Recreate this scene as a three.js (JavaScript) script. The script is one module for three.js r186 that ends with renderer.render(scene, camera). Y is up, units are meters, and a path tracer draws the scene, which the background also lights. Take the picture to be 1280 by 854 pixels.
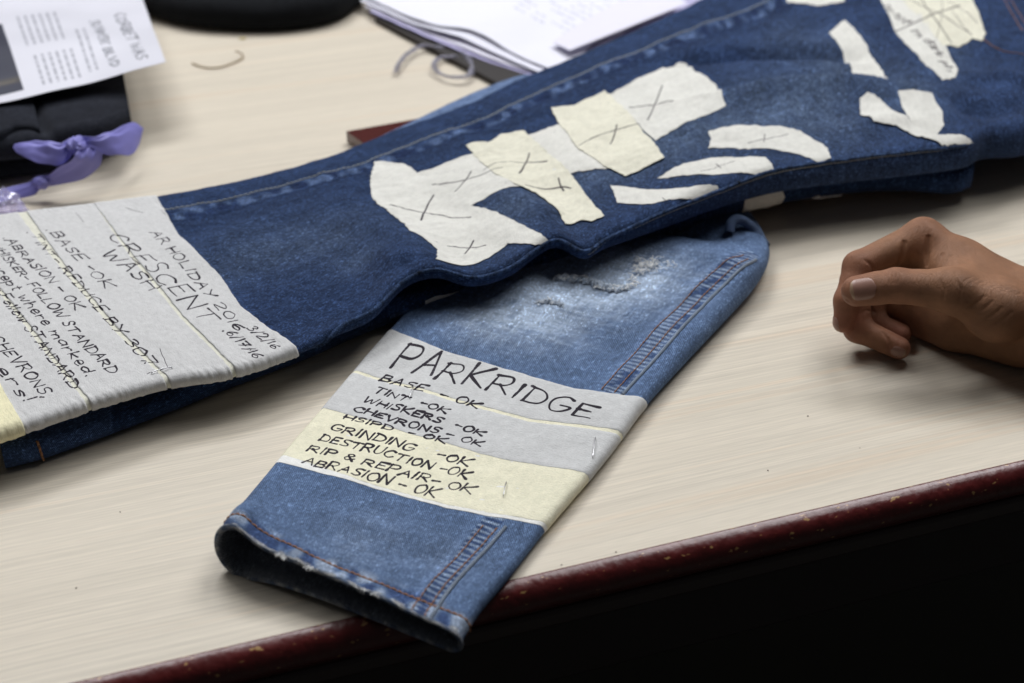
import * as THREE from 'three';
import { ImprovedNoise } from 'three/addons/math/ImprovedNoise.js';
import { MarchingCubes } from 'three/addons/objects/MarchingCubes.js';
import { TessellateModifier } from 'three/addons/modifiers/TessellateModifier.js';
import { RoundedBoxGeometry } from 'three/addons/geometries/RoundedBoxGeometry.js';
import { mergeGeometries, mergeVertices } from 'three/addons/utils/BufferGeometryUtils.js';
import { RectAreaLightUniformsLib } from 'three/addons/lights/RectAreaLightUniformsLib.js';

// ------------------------------------------------------------------ camera, light, exposure
const T = 0.75;                                         // height of the table top
const PITCH = THREE.MathUtils.degToRad(32.5), FPX = 2000, EYE = new THREE.Vector3(0, T + 0.575, 0.9);
const scene = new THREE.Scene();
scene.background = new THREE.Color(0.026, 0.026, 0.027);   // the dim room around, no sky
const camera = new THREE.PerspectiveCamera(2 * Math.atan(427 / FPX) * 180 / Math.PI, 1024 / 683, 0.05, 30);
camera.position.copy(EYE);
camera.rotation.set(-PITCH, 0, 0);
camera.focus = 0.98;
camera.userData.fStop = 6.0;
camera.updateMatrixWorld();
const renderer = new THREE.WebGLRenderer({ antialias: true });
renderer.toneMapping = THREE.LinearToneMapping;
renderer.toneMappingExposure = 1;
renderer.shadowMap.enabled = true;
RectAreaLightUniformsLib.init();
const LAMPS = [                                          // [position, aim, width, height, intensity, colour, label]
  [[-0.95, T + 2.5, -1.85], [0.0, T, -0.05], 1.7, 0.6, 15.5, [0.98, 0.985, 1.0], 'long white ceiling lamp behind the table on the left'],
  [[1.05, T + 2.5, -1.75], [0.1, T, 0.0], 1.7, 0.6, 10.5, [0.98, 0.985, 1.0], 'long white ceiling lamp behind the table on the right'],
  [[-0.75, T + 2.5, -0.75], [-0.1, T, 0.0], 1.7, 0.45, 5.5, [0.98, 0.985, 1.0], 'narrower white ceiling lamp above the left half of the table'],
  [[0.95, T + 2.5, -0.75], [0.2, T, 0.0], 1.7, 0.45, 6, [0.98, 0.985, 1.0], 'narrower white ceiling lamp above the right half of the table'],
];
const V3 = (x, y, z) => new THREE.Vector3(x, y, z);
for (const [p, a, w, h, i, c, label] of LAMPS) {
  const g = new THREE.Group(); g.name = numbered('ceiling_lamp');
  g.position.set(...p); g.lookAt(...a); g.userData = { label, category: 'lamp' };
  const bx = new THREE.Mesh(new RoundedBoxGeometry(w + 0.06, h + 0.06, 0.05, 2, 0.01), new THREE.MeshStandardMaterial({ color: 0xdddddd, roughness: 0.5 }));
  bx.name = 'housing'; bx.position.z = -0.03; g.add(bx);
  const df = new THREE.Mesh(new THREE.BoxGeometry(w, h, 0.004), new THREE.MeshStandardMaterial({ color: 0xffffff, emissive: new THREE.Color(...c), emissiveIntensity: 1.2 }));
  df.name = 'diffuser'; g.add(df);
  df.position.z = -0.002 + 0.0001;
  const l = new THREE.RectAreaLight(new THREE.Color(...c), i, w, h);
  l.name = 'lamp_light'; l.position.set(...p); 
  const dir = V3(...a).sub(V3(...p)).normalize();
  l.position.addScaledVector(dir, 0.012); l.lookAt(...a);
  scene.add(g); scene.add(l);
}

// ------------------------------------------------------------------ helpers
function numbered(name) {
  const seen = numbered.seen ??= {};
  const n = seen[name] = (seen[name] ?? -1) + 1;
  return n ? `${name}_${String(n).padStart(3, '0')}` : name;
}
const SN = Math.sin(PITCH), CS = Math.cos(PITCH);
/** The point at height h above the table top that the photograph shows at pixel (px, py) of 1280 x 854. */
function P(px, py, h = 0) {
  const a = (px - 640) / FPX, b = (427 - py) / FPX;
  const d = V3(a, -SN + b * CS, -CS - b * SN), k = (T + h - EYE.y) / d.y;
  return d.multiplyScalar(k).add(EYE);
}
function toPx(p) {
  const x = p.x - EYE.x, y = p.y - EYE.y, z = p.z - EYE.z;
  const f = -SN * y - CS * z, u = CS * y - SN * z;
  return [640 + FPX * x / f, 427 - FPX * u / f];
}
const perlin = new ImprovedNoise();
const noise = (x, y, z = 0) => perlin.noise(x + 31.7, y + 17.3, z + 5.1);
const fbm = (x, y, z = 0, o = 3) => { let s = 0, a = 0.5; for (let i = 0; i < o; i++) { s += a * noise(x, y, z + i * 7.7); x *= 2.03; y *= 2.03; z *= 2.03; a *= 0.5; } return s; };
let seed = 12345;
const rnd = () => { seed = (seed * 1664525 + 1013904223) >>> 0; return seed / 4294967296; };
const sstep = (a, b, x) => { const t = Math.min(1, Math.max(0, (x - a) / (b - a))); return t * t * (3 - 2 * t); };
const mix = (a, b, t) => a + (b - a) * t;
const clamp = (x, a, b) => Math.min(b, Math.max(a, x));
function tag(o, label, category, group, kind) {
  if (label) o.userData.label = label;
  if (category) o.userData.category = category;
  if (group) o.userData.group = group;
  if (kind) o.userData.kind = kind;
  return o;
}
function base(name, pos = [0, T, 0], turn = 0) { const g = new THREE.Group(); g.name = numbered(name); g.position.set(...pos); g.rotation.y = turn; g.updateMatrixWorld(true); scene.add(g); return g; }
/** Adds a mesh whose geometry is given in world space as a child (or top-level object) that keeps its place. */
function put(name, geo, mat, parent = scene) {
  const m = new THREE.Mesh(geo, mat);
  m.name = parent === scene ? numbered(name) : name; m.castShadow = m.receiveShadow = true;
  if (parent === scene) { geo.computeBoundingBox(); const c = geo.boundingBox.getCenter(V3()); c.y = geo.boundingBox.min.y; geo.translate(-c.x, -c.y, -c.z); m.position.copy(c); scene.add(m); m.updateMatrixWorld(true); return m; }
  parent.updateMatrixWorld(true);
  geo.applyMatrix4(parent.matrixWorld.clone().invert());
  parent.add(m); m.updateMatrixWorld(true);
  return m;
}
function gridGeo(nu, nv, fn, uvfn, colfn) {
  const pos = [], uv = [], col = [], idx = [];
  for (let j = 0; j <= nv; j++) for (let i = 0; i <= nu; i++) {
    const u = i / nu, v = j / nv, p = fn(u, v);
    pos.push(p.x, p.y, p.z);
    const q = uvfn ? uvfn(u, v) : [u, v]; uv.push(q[0], q[1]);
    if (colfn) col.push(...colfn(u, v, p));
  }
  for (let j = 0; j < nv; j++) for (let i = 0; i < nu; i++) { const a = j * (nu + 1) + i, b = a + 1, c = a + nu + 1, d = c + 1; idx.push(a, b, d, a, d, c); }
  const g = new THREE.BufferGeometry();
  g.setAttribute('position', new THREE.Float32BufferAttribute(pos, 3));
  g.setAttribute('uv', new THREE.Float32BufferAttribute(uv, 2));
  if (colfn) g.setAttribute('color', new THREE.Float32BufferAttribute(col, 3));
  g.setIndex(idx); g.computeVertexNormals();
  return g;
}
function tube(pts, r, n = 6, closed = false, seg) {
  const c = new THREE.CatmullRomCurve3(pts, closed);
  return new THREE.TubeGeometry(c, seg ?? Math.max(4, pts.length * 4), r, n, closed);
}
function canvas(w, h) { const c = document.createElement('canvas'); c.width = w; c.height = h; return c; }
function canvasTex(c, srgb = true) { const t = new THREE.CanvasTexture(c); if (srgb) t.colorSpace = THREE.SRGBColorSpace; t.wrapS = t.wrapT = THREE.ClampToEdgeWrapping; t.magFilter = THREE.LinearFilter; return t; }
function dataTex(w, h, fn, srgb = false) {
  const a = new Uint8Array(w * h * 4);
  for (let y = 0; y < h; y++) for (let x = 0; x < w; x++) { const c = fn(x, y), k = (y * w + x) * 4; for (let i = 0; i < 3; i++) a[k + i] = clamp(Math.round(255 * (Array.isArray(c) ? c[i] : c)), 0, 255); a[k + 3] = 255; }
  const t = new THREE.DataTexture(a, w, h); t.wrapS = t.wrapT = THREE.RepeatWrapping; t.magFilter = t.minFilter = THREE.LinearFilter; t.needsUpdate = true;
  if (srgb) t.colorSpace = THREE.SRGBColorSpace;
  return t;
}

// ------------------------------------------------------------------ handwriting: one stroke alphabet, drawn as ink on the tape
const GLYPH = {
  A: '0,0 3,10 6,0|1.3,4 4.8,4.2', B: '0,0 0,10|0,10 4,9.5 4.5,7.5 3.5,5.5 .2,5.2|3,5.5 5.2,3.5 4.5,.8 0,0', C: '5.5,8.5 3.5,10 1,8 0,5 1,1.5 3.5,0 6,1.5',
  D: '.5,0 .5,10|-.3,10 4,9 6,5.5 5,1.5 .3,0', E: '5,10 .5,9.6 0,0 5,.4|.2,5 4,5.2', F: '5,10 0,9.6 0,0|0,5 4,5.2', G: '5.5,8.5 3.5,10 .8,8 0,4 1.5,.3 4.5,.4 6,4 3.2,4',
  H: '0,10 0,0|5.5,10 5.5,0|0,5 5.5,5.2', I: '.6,10 .4,0', K: '0,10 0,0|5.5,10 .2,4.5 6,0', L: '0,10 0,0 4.8,.3', M: '0,0 .8,10 3.5,3 6,10 7,0', N: '0,0 0,10 5.5,0 5.5,10',
  O: '3,10 .5,8 0,4 2,0 5,1.5 5.8,6 3.6,10 2.4,9.6', P: '0,0 0,10|-.4,9.6 4,9.8 5.2,7.5 3.8,5 0,4.6', R: '0,0 0,10|-.4,9.6 4,9.8 5,7.5 3.5,5.2 0,4.8|2,5 6,0', S: '5,9 3,10 .8,8.6 1.2,6.4 4.2,4.2 4.6,1.8 2.6,0 0,1',
  T: '0,10 6.5,10.2|3.2,10 3,0', U: '0,10 .3,2 2.5,0 5,2 5.5,10', V: '0,10 2.8,0 6,10', W: '0,10 1.8,0 4,7 6,0 8.5,10', Y: '0,10 3,5|6,10 1.8,0',
  0: '3,10 .5,8 0,4 2,0 5,1.5 5.8,6 3.6,10 2.4,9.6', 1: '.4,10 .2,0', 2: '0,8 2.5,10 5,8 4,5 0,0 5.5,.3', 3: '.3,9 3,10 4.8,8 2.2,5.5 5,3.5 3.5,.2 0,1', 6: '4.5,10 1,6 0,2.5 2.2,0 5,2 3.8,4.8 .6,3', 7: '0,10 5.5,10 2,0|1.5,5 4.8,5',
  '/': '0,-1 4,11', '-': '0,5 4,5.3', '.': '0,.6 .3,0', ',': '.5,1 0,-1.5', '!': '.5,10 .3,3|.3,.6 .4,0', '&': '5.5,0 1,8 2.8,10 4.2,8 .5,3 2,0 5.5,4', ')': '0,11 2,5 0,-1', '%': '0,10 5.5,10 2,0|4,1 4.3,.4',
  a: '4.5,5.5 2,6 0,3 1.5,0 4,1.5 4.6,6 4.8,0', c: '4,5 2,6 0,3 2,0 4.2,1', d: '4.5,5 2,6 0,3 1.5,0 4.4,2|4.8,10 4.8,0', e: '.3,3 4,3.4 3.5,5.6 1.5,6 0,3 1.6,0 4.4,1', h: '0,10 0,0|0,4 2,6 4,4.5 4.2,0',
  i: '.3,6 .3,0|.4,8.4 .4,9', k: '0,10 0,0|4,6 .2,3 4.5,0', l: '.3,10 .3,0', m: '0,6 0,0|0,4 1.6,6 2.8,4.5 3,0|3,4 4.6,6 6,4.5 6.2,0', n: '0,6 0,0|0,4 2,6 4,4.5 4.2,0', o: '2.2,6 0,4 1,.3 3.4,.6 4.2,4 2.2,6', p: '0,6 0,-4|0,5 2.5,6 4.4,4 3,.5 0,1', r: '0,6 0,0|0,4 2,6 3.4,5.4',
  s: '3.6,5 2,6 .6,4.6 3,2.4 2.6,.4 0,.6', t: '1.5,9 1.5,1 3.2,0|-.3,6.2 3.6,6.4', w: '0,6 1.2,0 2.8,4.5 4.2,0 6,6', x: '0,6 4,0|4,6 0,0', f: '3.6,9 1.8,10 1.2,7 1.2,0|0,5.5 3,5.7',
};
const strokesOf = {};
function glyph(ch) {
  if (!strokesOf[ch]) {
    const s = (GLYPH[ch] ?? '').split('|').filter(Boolean).map((l) => l.split(' ').map((q) => q.split(',').map(Number)));
    strokesOf[ch] = { s, w: Math.max(1, ...s.flat().map((q) => q[0])) };
  }
  return strokesOf[ch];
}
/** Writes text on a 2D canvas from (x0,y0) to (x1,y1), capitals h high. */
function handwrite(ctx, text, x0, y0, x1, y1, h, width, slant = 0.12, seedTo = 7, up, taper = 0) {
  seed = seedTo * 7919 + text.length * 104729;
  let total = 0;
  const adv = [...text].map((ch) => { const a = ch === ' ' ? 4 : glyph(ch).w + 1.9; total += a; return a; });
  const dx = (x1 - x0) / total, dy = (y1 - y0) / total, len = Math.hypot(x1 - x0, y1 - y0), ux = up ? -up[0] / h : -(y1 - y0) / len, uy = up ? -up[1] / h : (x1 - x0) / len;
  const ex = (x1 - x0) / len, ey = (y1 - y0) / len;
  ctx.lineCap = ctx.lineJoin = 'round';
  let at = 0;
  [...text].forEach((ch, k) => {
    const js = 1 + (rnd() - 0.5) * 0.30, jy = (rnd() - 0.5) * 1.6, jr = (rnd() - 0.5) * 0.16;
    for (const line of glyph(ch).s) {
      const pts = line.map(([gx, gy]) => {
        const yy = gy * js + jy + gx * jr + (rnd() - 0.5) * 0.5, sh = slant * gy, xx = at + gx + (rnd() - 0.5) * 0.4;
        const hh = h * (1 + taper * (0.5 - at / total)) / 10; return [x0 + dx * xx + ex * sh * hh - ux * yy * hh, y0 + dy * xx + ey * sh * hh - uy * yy * hh];
      });
      const path = [];                                       // a pen pressed now more, now less
      if (pts.length < 5) for (let i = 0; i + 1 < pts.length; i++) for (let q = 0; q < 8; q++) path.push([mix(pts[i][0], pts[i + 1][0], q / 8), mix(pts[i][1], pts[i + 1][1], q / 8)]);
      else { const c = new THREE.CatmullRomCurve3(pts.map(([x, y]) => new THREE.Vector3(x, y, 0)), false, 'centripetal'); for (const q of c.getPoints(pts.length * 6)) path.push([q.x, q.y]); }
      path.push(pts[pts.length - 1]);
      const w0 = width * (0.90 + rnd() * 0.4), ph = rnd() * 50;
      for (let i = 0; i + 1 < path.length; i++) { const e = i / path.length; ctx.lineWidth = w0 * (0.85 + 0.55 * noise(ph + e * 3, k) + 0.35 * Math.exp(-e * 9)); ctx.globalAlpha = clamp(0.96 + 0.35 * noise(ph + e * 5, 9), 0.7, 1); ctx.beginPath(); ctx.moveTo(...path[i]); ctx.lineTo(...path[i + 1]); ctx.stroke(); }
      ctx.globalAlpha = 1;
    }
    at += adv[k];
  });
}

// ------------------------------------------------------------------ materials
const denimTex = (() => {                                 // 102 mm of twill, warp yarns with pale slubs and a lighter weft
  const N = 1024, ny = 174, warp = new Float32Array(ny), ph = [];
  seed = 99; for (let i = 0; i < ny; i++) { warp[i] = rnd(); ph.push(rnd() * 100); }
  const wrapN = (x, y, s, z) => { const a = x / N * Math.PI * 2, b = y / N * Math.PI * 2; return noise(Math.cos(a) * s + Math.cos(b) * s * 0.7, Math.sin(a) * s + z, Math.sin(b) * s + Math.cos(b)); };
  const H = new Float32Array(N * N), C = new Float32Array(N * N);
  const n1 = 64, cell = Array.from({ length: n1 * n1 }, rnd), cell2 = Array.from({ length: 256 * 256 }, rnd);
  const vn = (tab, n, x, y) => { x = ((x % n) + n) % n; y = ((y % n) + n) % n; const i = x | 0, j = y | 0, f = x - i, g = y - j, i1 = (i + 1) % n, j1 = (j + 1) % n; return mix(mix(tab[j * n + i], tab[j * n + i1], f), mix(tab[j1 * n + i], tab[j1 * n + i1], f), g); };
  for (let y = 0; y < N; y++) for (let x = 0; x < N; x++) {
    const wx = x / N * ny, wy = y / N * ny, i = Math.floor(wx), fx = wx - i, j = Math.floor(wy), fy = wy - j;
    const tw = (((i + j) % 3) + 3) % 3 === 0;              // every third crossing shows the weft
    const slub = vn(cell2, 256, i * 1.0 + 0.5, y / N * 256 / 3) ;
    const round = 1 - Math.pow(2 * fx - 1, 2) * 0.6;
    const blotch = vn(cell, n1, x / N * n1, y / N * n1), blotch2 = vn(cell, n1, x / N * 21 + 7, y / N * 21);
    H[y * N + x] = tw ? 0.25 + 0.3 * (1 - Math.pow(2 * fy - 1, 2)) : 0.45 + 0.5 * round * (0.7 + 0.3 * warp[i]);
    const fl = vn(cell2, 256, x / N * 170.66 + 3, y / N * 85.33 + 9), fw = vn(cell2, 256, x / N * 85.33 + 31, y / N * 170.66 + 77);   // pale flecks along both threads
    const big = vn(cell, n1, x / N * 9 + 3, y / N * 9 + 40);
    let c = tw ? 0.62 : 0.17 + 0.16 * slub + 0.08 * warp[i] + 0.07 * round;
    c *= 0.60 + 0.20 * blotch + 0.12 * blotch2 + 0.12 * big + 0.42 * fl;
    c += 0.36 * sstep(0.70, 0.95, fl) + 0.34 * sstep(0.76, 0.97, fw) + 0.10 * sstep(0.75, 0.95, slub);
    C[y * N + x] = c;
  }
  return { color: dataTex(N, N, (x, y) => { const c = C[y * N + x]; return [c, c, c * 0.98 + 0.02]; }), dark: dataTex(N, N, (x, y) => { const c = Math.pow(Math.min(1, C[y * N + x]), 1.9); return [c * 0.95, c * 0.98, c]; }), bump: dataTex(N, N, (x, y) => H[y * N + x]) };
})();
for (const t of [denimTex.color, denimTex.dark, denimTex.bump]) t.repeat.set(1 / 0.102, 1 / 0.102);
const denimMat = () => new THREE.MeshPhysicalMaterial({ color: new THREE.Color(2, 2, 2), vertexColors: true, map: denimTex.color, bumpMap: denimTex.bump, bumpScale: 0.0008, roughness: 0.95, specularIntensity: 0.25, sheen: 0.12, sheenRoughness: 0.7, sheenColor: new THREE.Color(0.8, 0.82, 0.9) });
const DENIM = denimMat(), DARK = denimMat(); DARK.map = denimTex.dark; DARK.color.setRGB(3.1, 3.2, 3.7);
const plain = (r, g, b, rough = 0.8, more = {}) => new THREE.MeshPhysicalMaterial({ color: new THREE.Color().setRGB(r, g, b), roughness: rough, ...more });
const M = {
  threadPale: plain(0.42, 0.44, 0.44, 0.85), threadBrown: plain(0.34, 0.165, 0.08, 0.8), threadNavy: plain(0.03, 0.045, 0.10, 0.9), fray: plain(0.92, 0.93, 0.93, 0.9),
  steel: plain(0.6, 0.6, 0.62, 0.3, { metalness: 1 }), lacquerDark: plain(0.012, 0.008, 0.009, 0.5),
};
/** Crepe paper: crinkles as bump, kept in metres. */
const crepe = dataTex(512, 512, (x, y) => { const a = fbm(x / 26, y / 9, 2, 3), b = fbm(x / 90, y / 70, 9, 3), c = fbm(x / 7, y / 5, 4, 2); return 0.5 + 0.45 * a + 0.5 * Math.abs(b) + 0.2 * c; });

// ------------------------------------------------------------------ cloth: a flattened tube between a back and a front edge
class Tube {
  /** rows: [backX, backY, frontX, frontY, backHeight, frontHeight, thickness]: the edges as the photograph shows them, each with its own height over the table (metres). */
  constructor(rows, { folds = [], lumps = 0.0008, bulge = 0.002, sag = null } = {}) {
    this.rows = rows.map((r) => ({ b: P(r[0], r[1], r[4]), f: P(r[2], r[3], r[5]), th: r[6], tf: r[7] ?? r[6] }));
    this.n = rows.length; this.lumps = lumps; this.bulge = bulge; this.sag = sag;
    this.folds = folds.map((f) => { const p = f.px.map(([x, y]) => P(x, y, f.h ?? 0.02)), m = 3 * Math.max(f.w, f.w2 ?? 0), xs = p.map((q) => q.x), zs = p.map((q) => q.z); return { ...f, p, x0: Math.min(...xs) - m, x1: Math.max(...xs) + m, z0: Math.min(...zs) - m, z1: Math.max(...zs) + m }; });
    const N = 400; this.tab = [0]; let last = this.frame(0), L0 = 0;
    this.L = 0;
    for (let i = 0; i <= N; i++) {
      const s = this.frame(i / N), w = s.b.distanceTo(s.f);
      L0 += 2 * (w - (s.th + s.tf) / 2) + Math.PI * (s.th + s.tf) / 2;
      if (i) { const m = s.b.clone().add(s.f).multiplyScalar(0.5), q = last.b.clone().add(last.f).multiplyScalar(0.5); this.tab.push(this.tab[i - 1] + m.distanceTo(q)); }
      last = s;
    }
    this.L = L0 / (N + 1); this.len = this.tab[N];
  }
  frame(t) {
    const x = clamp(t, 0, 1) * (this.n - 1), i = Math.min(this.n - 2, Math.floor(x)), f = x - i, R = this.rows;
    const a = R[Math.max(0, i - 1)], b = R[i], c = R[i + 1], d = R[Math.min(this.n - 1, i + 2)];
    const w = [-0.5 * f + f * f - 0.5 * f ** 3, 1 - 2.5 * f * f + 1.5 * f ** 3, 0.5 * f + 2 * f * f - 1.5 * f ** 3, -0.5 * f * f + 0.5 * f ** 3];
    const cr = (k) => V3().addScaledVector(a[k], w[0]).addScaledVector(b[k], w[1]).addScaledVector(c[k], w[2]).addScaledVector(d[k], w[3]);
    return { b: cr('b'), f: cr('f'), th: Math.max(0.003, a.th * w[0] + b.th * w[1] + c.th * w[2] + d.th * w[3]), tf: Math.max(0.003, a.tf * w[0] + b.tf * w[1] + c.tf * w[2] + d.tf * w[3]) };
  }
  Y(t) { const x = clamp(t, 0, 1) * 400, i = Math.min(399, Math.floor(x)); return mix(this.tab[i], this.tab[i + 1], x - i); }
  tOf(y) { let lo = 0, hi = 400; if (y <= 0) return 0; if (y >= this.len) return 1; while (hi - lo > 1) { const m = (lo + hi) >> 1; if (this.tab[m] < y) lo = m; else hi = m; } return (lo + (y - this.tab[lo]) / Math.max(1e-9, this.tab[hi] - this.tab[lo])) / 400; }
  foldAt(p) {
    let d = 0;
    for (const f of this.folds) {
      if (p.x < f.x0 || p.x > f.x1 || p.z < f.z0 || p.z > f.z1) continue;
      let best = 1e9, side = 0, along = 0;
      for (let i = 0; i + 1 < f.p.length; i++) {
        const a = f.p[i], b = f.p[i + 1], ex = b.x - a.x, ez = b.z - a.z, l2 = ex * ex + ez * ez, t = clamp(((p.x - a.x) * ex + (p.z - a.z) * ez) / l2, 0, 1);
        const qx = p.x - a.x - ex * t, qz = p.z - a.z - ez * t, q = Math.hypot(qx, qz);
        if (q < best) { best = q; side = Math.sign(ex * qz - ez * qx); along = (i + t) / (f.p.length - 1); }
      }
      const w = side > 0 ? f.w : (f.w2 ?? f.w), end = f.open ? 1 : Math.pow(Math.sin(Math.PI * clamp(along, 0.02, 0.98)), 0.6);
      if (best < w * 3) d += f.a * end * Math.exp(-(best * best) / (w * w));
    }
    return d;
  }
  pos(v, t, off = 0, raw = false) {
    const { b, f, th, tf } = this.frame(t), e = f.clone().sub(b), W = e.length(), r = Math.min(th / 2, W / 2 - 0.001), rf = Math.min(tf / 2, W / 2 - 0.001); e.divideScalar(W);
    const n = V3(0, 1, 0).addScaledVector(e, -e.y).normalize(), flat = W - r - rf, L = 2 * flat + Math.PI * (r + rf), q = Math.PI * r / 2, qf = Math.PI * rf;
    const rad = (x) => rf + (r - rf) * Math.pow(1 - x, 5.5);
    let s = (((v % 1) + 1) % 1) * L, c, d, R = r;
    if (s < q) { const a = s / r; c = b.clone().addScaledVector(e, r); d = e.clone().multiplyScalar(-Math.cos(a)).addScaledVector(n, Math.sin(a)); }
    else if ((s -= q) < flat) { c = b.clone().addScaledVector(e, r + s); d = n.clone(); R = rad(s / flat); }
    else if ((s -= flat) < qf) { const a = s / rf; c = f.clone().addScaledVector(e, -rf); d = n.clone().multiplyScalar(Math.cos(a)).addScaledVector(e, Math.sin(a)); R = rf; }
    else if ((s -= qf) < flat) { c = f.clone().addScaledVector(e, -rf - s); d = n.clone().negate(); R = rad(1 - s / flat); }
    else { s -= flat; const a = s / r; c = b.clone().addScaledVector(e, r); d = n.clone().multiplyScalar(-Math.cos(a)).addScaledVector(e, -Math.sin(a)); }
    const p = c.clone().addScaledVector(d, R + off);
    const top = Math.max(0, d.dot(n)), x = clamp(c.clone().sub(b).dot(e) / W, 0, 1);
    if (top > 0) {
      const edge = sstep(0, 0.1, x) * sstep(0, 0.1, 1 - x);
      let h = this.bulge * Math.sin(Math.PI * x) + (this.foldAt(p)) * (0.25 + 0.75 * edge);
      h += this.lumps * (this.calm && t < this.calm ? 0.35 : 1) * (fbm(p.x * 22, p.z * 22, 3, 3) * 2.2 + 0.5 * fbm(p.x * 70, p.z * 70, 8, 2) + 0.22 * noise(p.x * 210, p.z * 210, 4)) * (0.4 + 0.6 * edge);
      p.addScaledVector(n, h * Math.pow(top, 0.7));
    }
    if (this.sag) this.sag(p, v, t);
    return p;
  }
  normal(v, t) {
    const dv = 0.0015, dt = 0.0015, a = this.pos(v + dv, t), b = this.pos(v - dv, t), c = this.pos(v, Math.min(1, t + dt)), d = this.pos(v, Math.max(0, t - dt));
    return a.sub(b).cross(c.sub(d)).normalize().negate();
  }
  out(v, t, off) { const n = this.normal(v, t), p = this.pos(v, t); const q = this.pos(v, t, 0.001).sub(p); if (q.dot(n) < 0) n.negate(); return p.addScaledVector(n, off); }
  /** metres: across the loop from the middle of the upper side, and along. */
  UY(v, t) { return [(v - 0.25) * this.L, this.Y(t)]; }
  VT(U, Y) { return [U / this.L + 0.25, this.tOf(Y)]; }
  inverse(px, py, v0 = 0.0, v1 = 0.525) {
    if (!this.inv) { this.inv = []; const a = 150, c = 170; for (let j = 0; j <= c; j++) for (let i = 0; i <= a; i++) { const v = mix(-0.03, 0.62, i / a), t = j / c, q = toPx(this.pos(v, t)); this.inv.push([v, t, q[0], q[1]]); } }
    let best = null, bd = 1e18;
    for (const q of this.inv) { if (q[0] < v0 - 0.001 || q[0] > v1 + 0.001) continue; const d = (q[2] - px) ** 2 + (q[3] - py) ** 2; if (d < bd) { bd = d; best = q; } }
    let [v, t] = best;
    for (let k = 0; k < 6; k++) {
      const h = 0.002, a = toPx(this.pos(v, t)), b = toPx(this.pos(v + h, t)), c = toPx(this.pos(v, t + (t + h > 1 ? -h : h))), s = t + h > 1 ? -1 : 1;
      const j11 = (b[0] - a[0]) / h, j21 = (b[1] - a[1]) / h, j12 = s * (c[0] - a[0]) / h, j22 = s * (c[1] - a[1]) / h, D = j11 * j22 - j12 * j21;
      if (Math.abs(D) < 1e3) break;
      const rx = px - a[0], ry = py - a[1];
      v = clamp(v + clamp((rx * j22 - ry * j12) / D, -0.02, 0.02), v0, v1); t = clamp(t + clamp((ry * j11 - rx * j21) / D, -0.02, 0.02), 0, 1);
    }
    const q = toPx(this.pos(v, t));
    if (Math.hypot(q[0] - px, q[1] - py) > Math.sqrt(bd)) [v, t] = best;
    return [v, t];
  }
  /** The cloth itself; colour(U, Y, p, v, t) is its dye. */
  cloth(nv, nt, colour, { t0 = 0, t1 = 1, off = 0, seam = 0 } = {}) {
    const g = gridGeo(nv, nt, (u, w) => this.pos(u, mix(t0, t1, w), off), (u, w) => this.UY(u, mix(t0, t1, w)), colour && ((u, w, p) => { const t = mix(t0, t1, w), q = this.UY(u, t); return colour(q[0], q[1], p, u, t); }));
    const nn = g.attributes.normal, a = V3(), b = V3();
    for (let j = 0; j <= nt; j++) { const i0 = j * (nv + 1), i1 = i0 + nv; a.fromBufferAttribute(nn, i0); b.fromBufferAttribute(nn, i1); a.add(b).normalize(); nn.setXYZ(i0, a.x, a.y, a.z); nn.setXYZ(i1, a.x, a.y, a.z); }
    return flip(g);
  }
}
function flip(g) { const i = g.index.array; for (let k = 0; k < i.length; k += 3) { const a = i[k]; i[k] = i[k + 1]; i[k + 1] = a; } g.computeVertexNormals(); return g; }
function closeEnd(tb, t, nv, colour) {
  const pts = []; for (let i = 0; i < nv; i++) pts.push(tb.pos(i / nv, t));
  const c = pts.reduce((a, p) => a.add(p), V3()).divideScalar(nv), pos = [c.x, c.y, c.z], idx = [], uv = [0, 0], col = [...colour];
  pts.forEach((p, i) => { pos.push(p.x, p.y, p.z); uv.push(p.x, p.y); col.push(...colour); idx.push(0, 1 + i, 1 + (i + 1) % nv); });
  const g = new THREE.BufferGeometry(); g.setAttribute('position', new THREE.Float32BufferAttribute(pos, 3)); g.setAttribute('uv', new THREE.Float32BufferAttribute(uv, 2)); g.setAttribute('color', new THREE.Float32BufferAttribute(col, 3)); g.setIndex(idx); g.computeVertexNormals(); return g;
}
/** A row of stitches lying on the cloth along a line of (v, t) or pixel points. */
function stitches(tb, px, { len = 0.0030, gap = 0.0007, r = 0.00035, off = 0.0002, v0, v1 } = {}) {
  const pts = px.map(([x, y]) => { const [v, t] = tb.inverse(x, y, v0, v1); return tb.UY(v, t); });
  const c = new THREE.CatmullRomCurve3(pts.map(([a, b]) => V3(a, b, 0)), false, 'centripetal'), total = c.getLength(), n = Math.floor(total / (len + gap)), gs = [];
  for (let i = 0; i < n; i++) {
    const ps = [];
    for (let k = 0; k <= 3; k++) { const q = c.getPointAt(Math.min(1, (i * (len + gap) + len * k / 3) / total)), [v, t] = tb.VT(q.x, q.y); ps.push(tb.out(v, t, off + r * (k % 3 ? 0.9 : -0.6))); }
    gs.push(tube(ps, r, 5, false, 4));
  }
  return mergeGeometries(gs);
}
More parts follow.
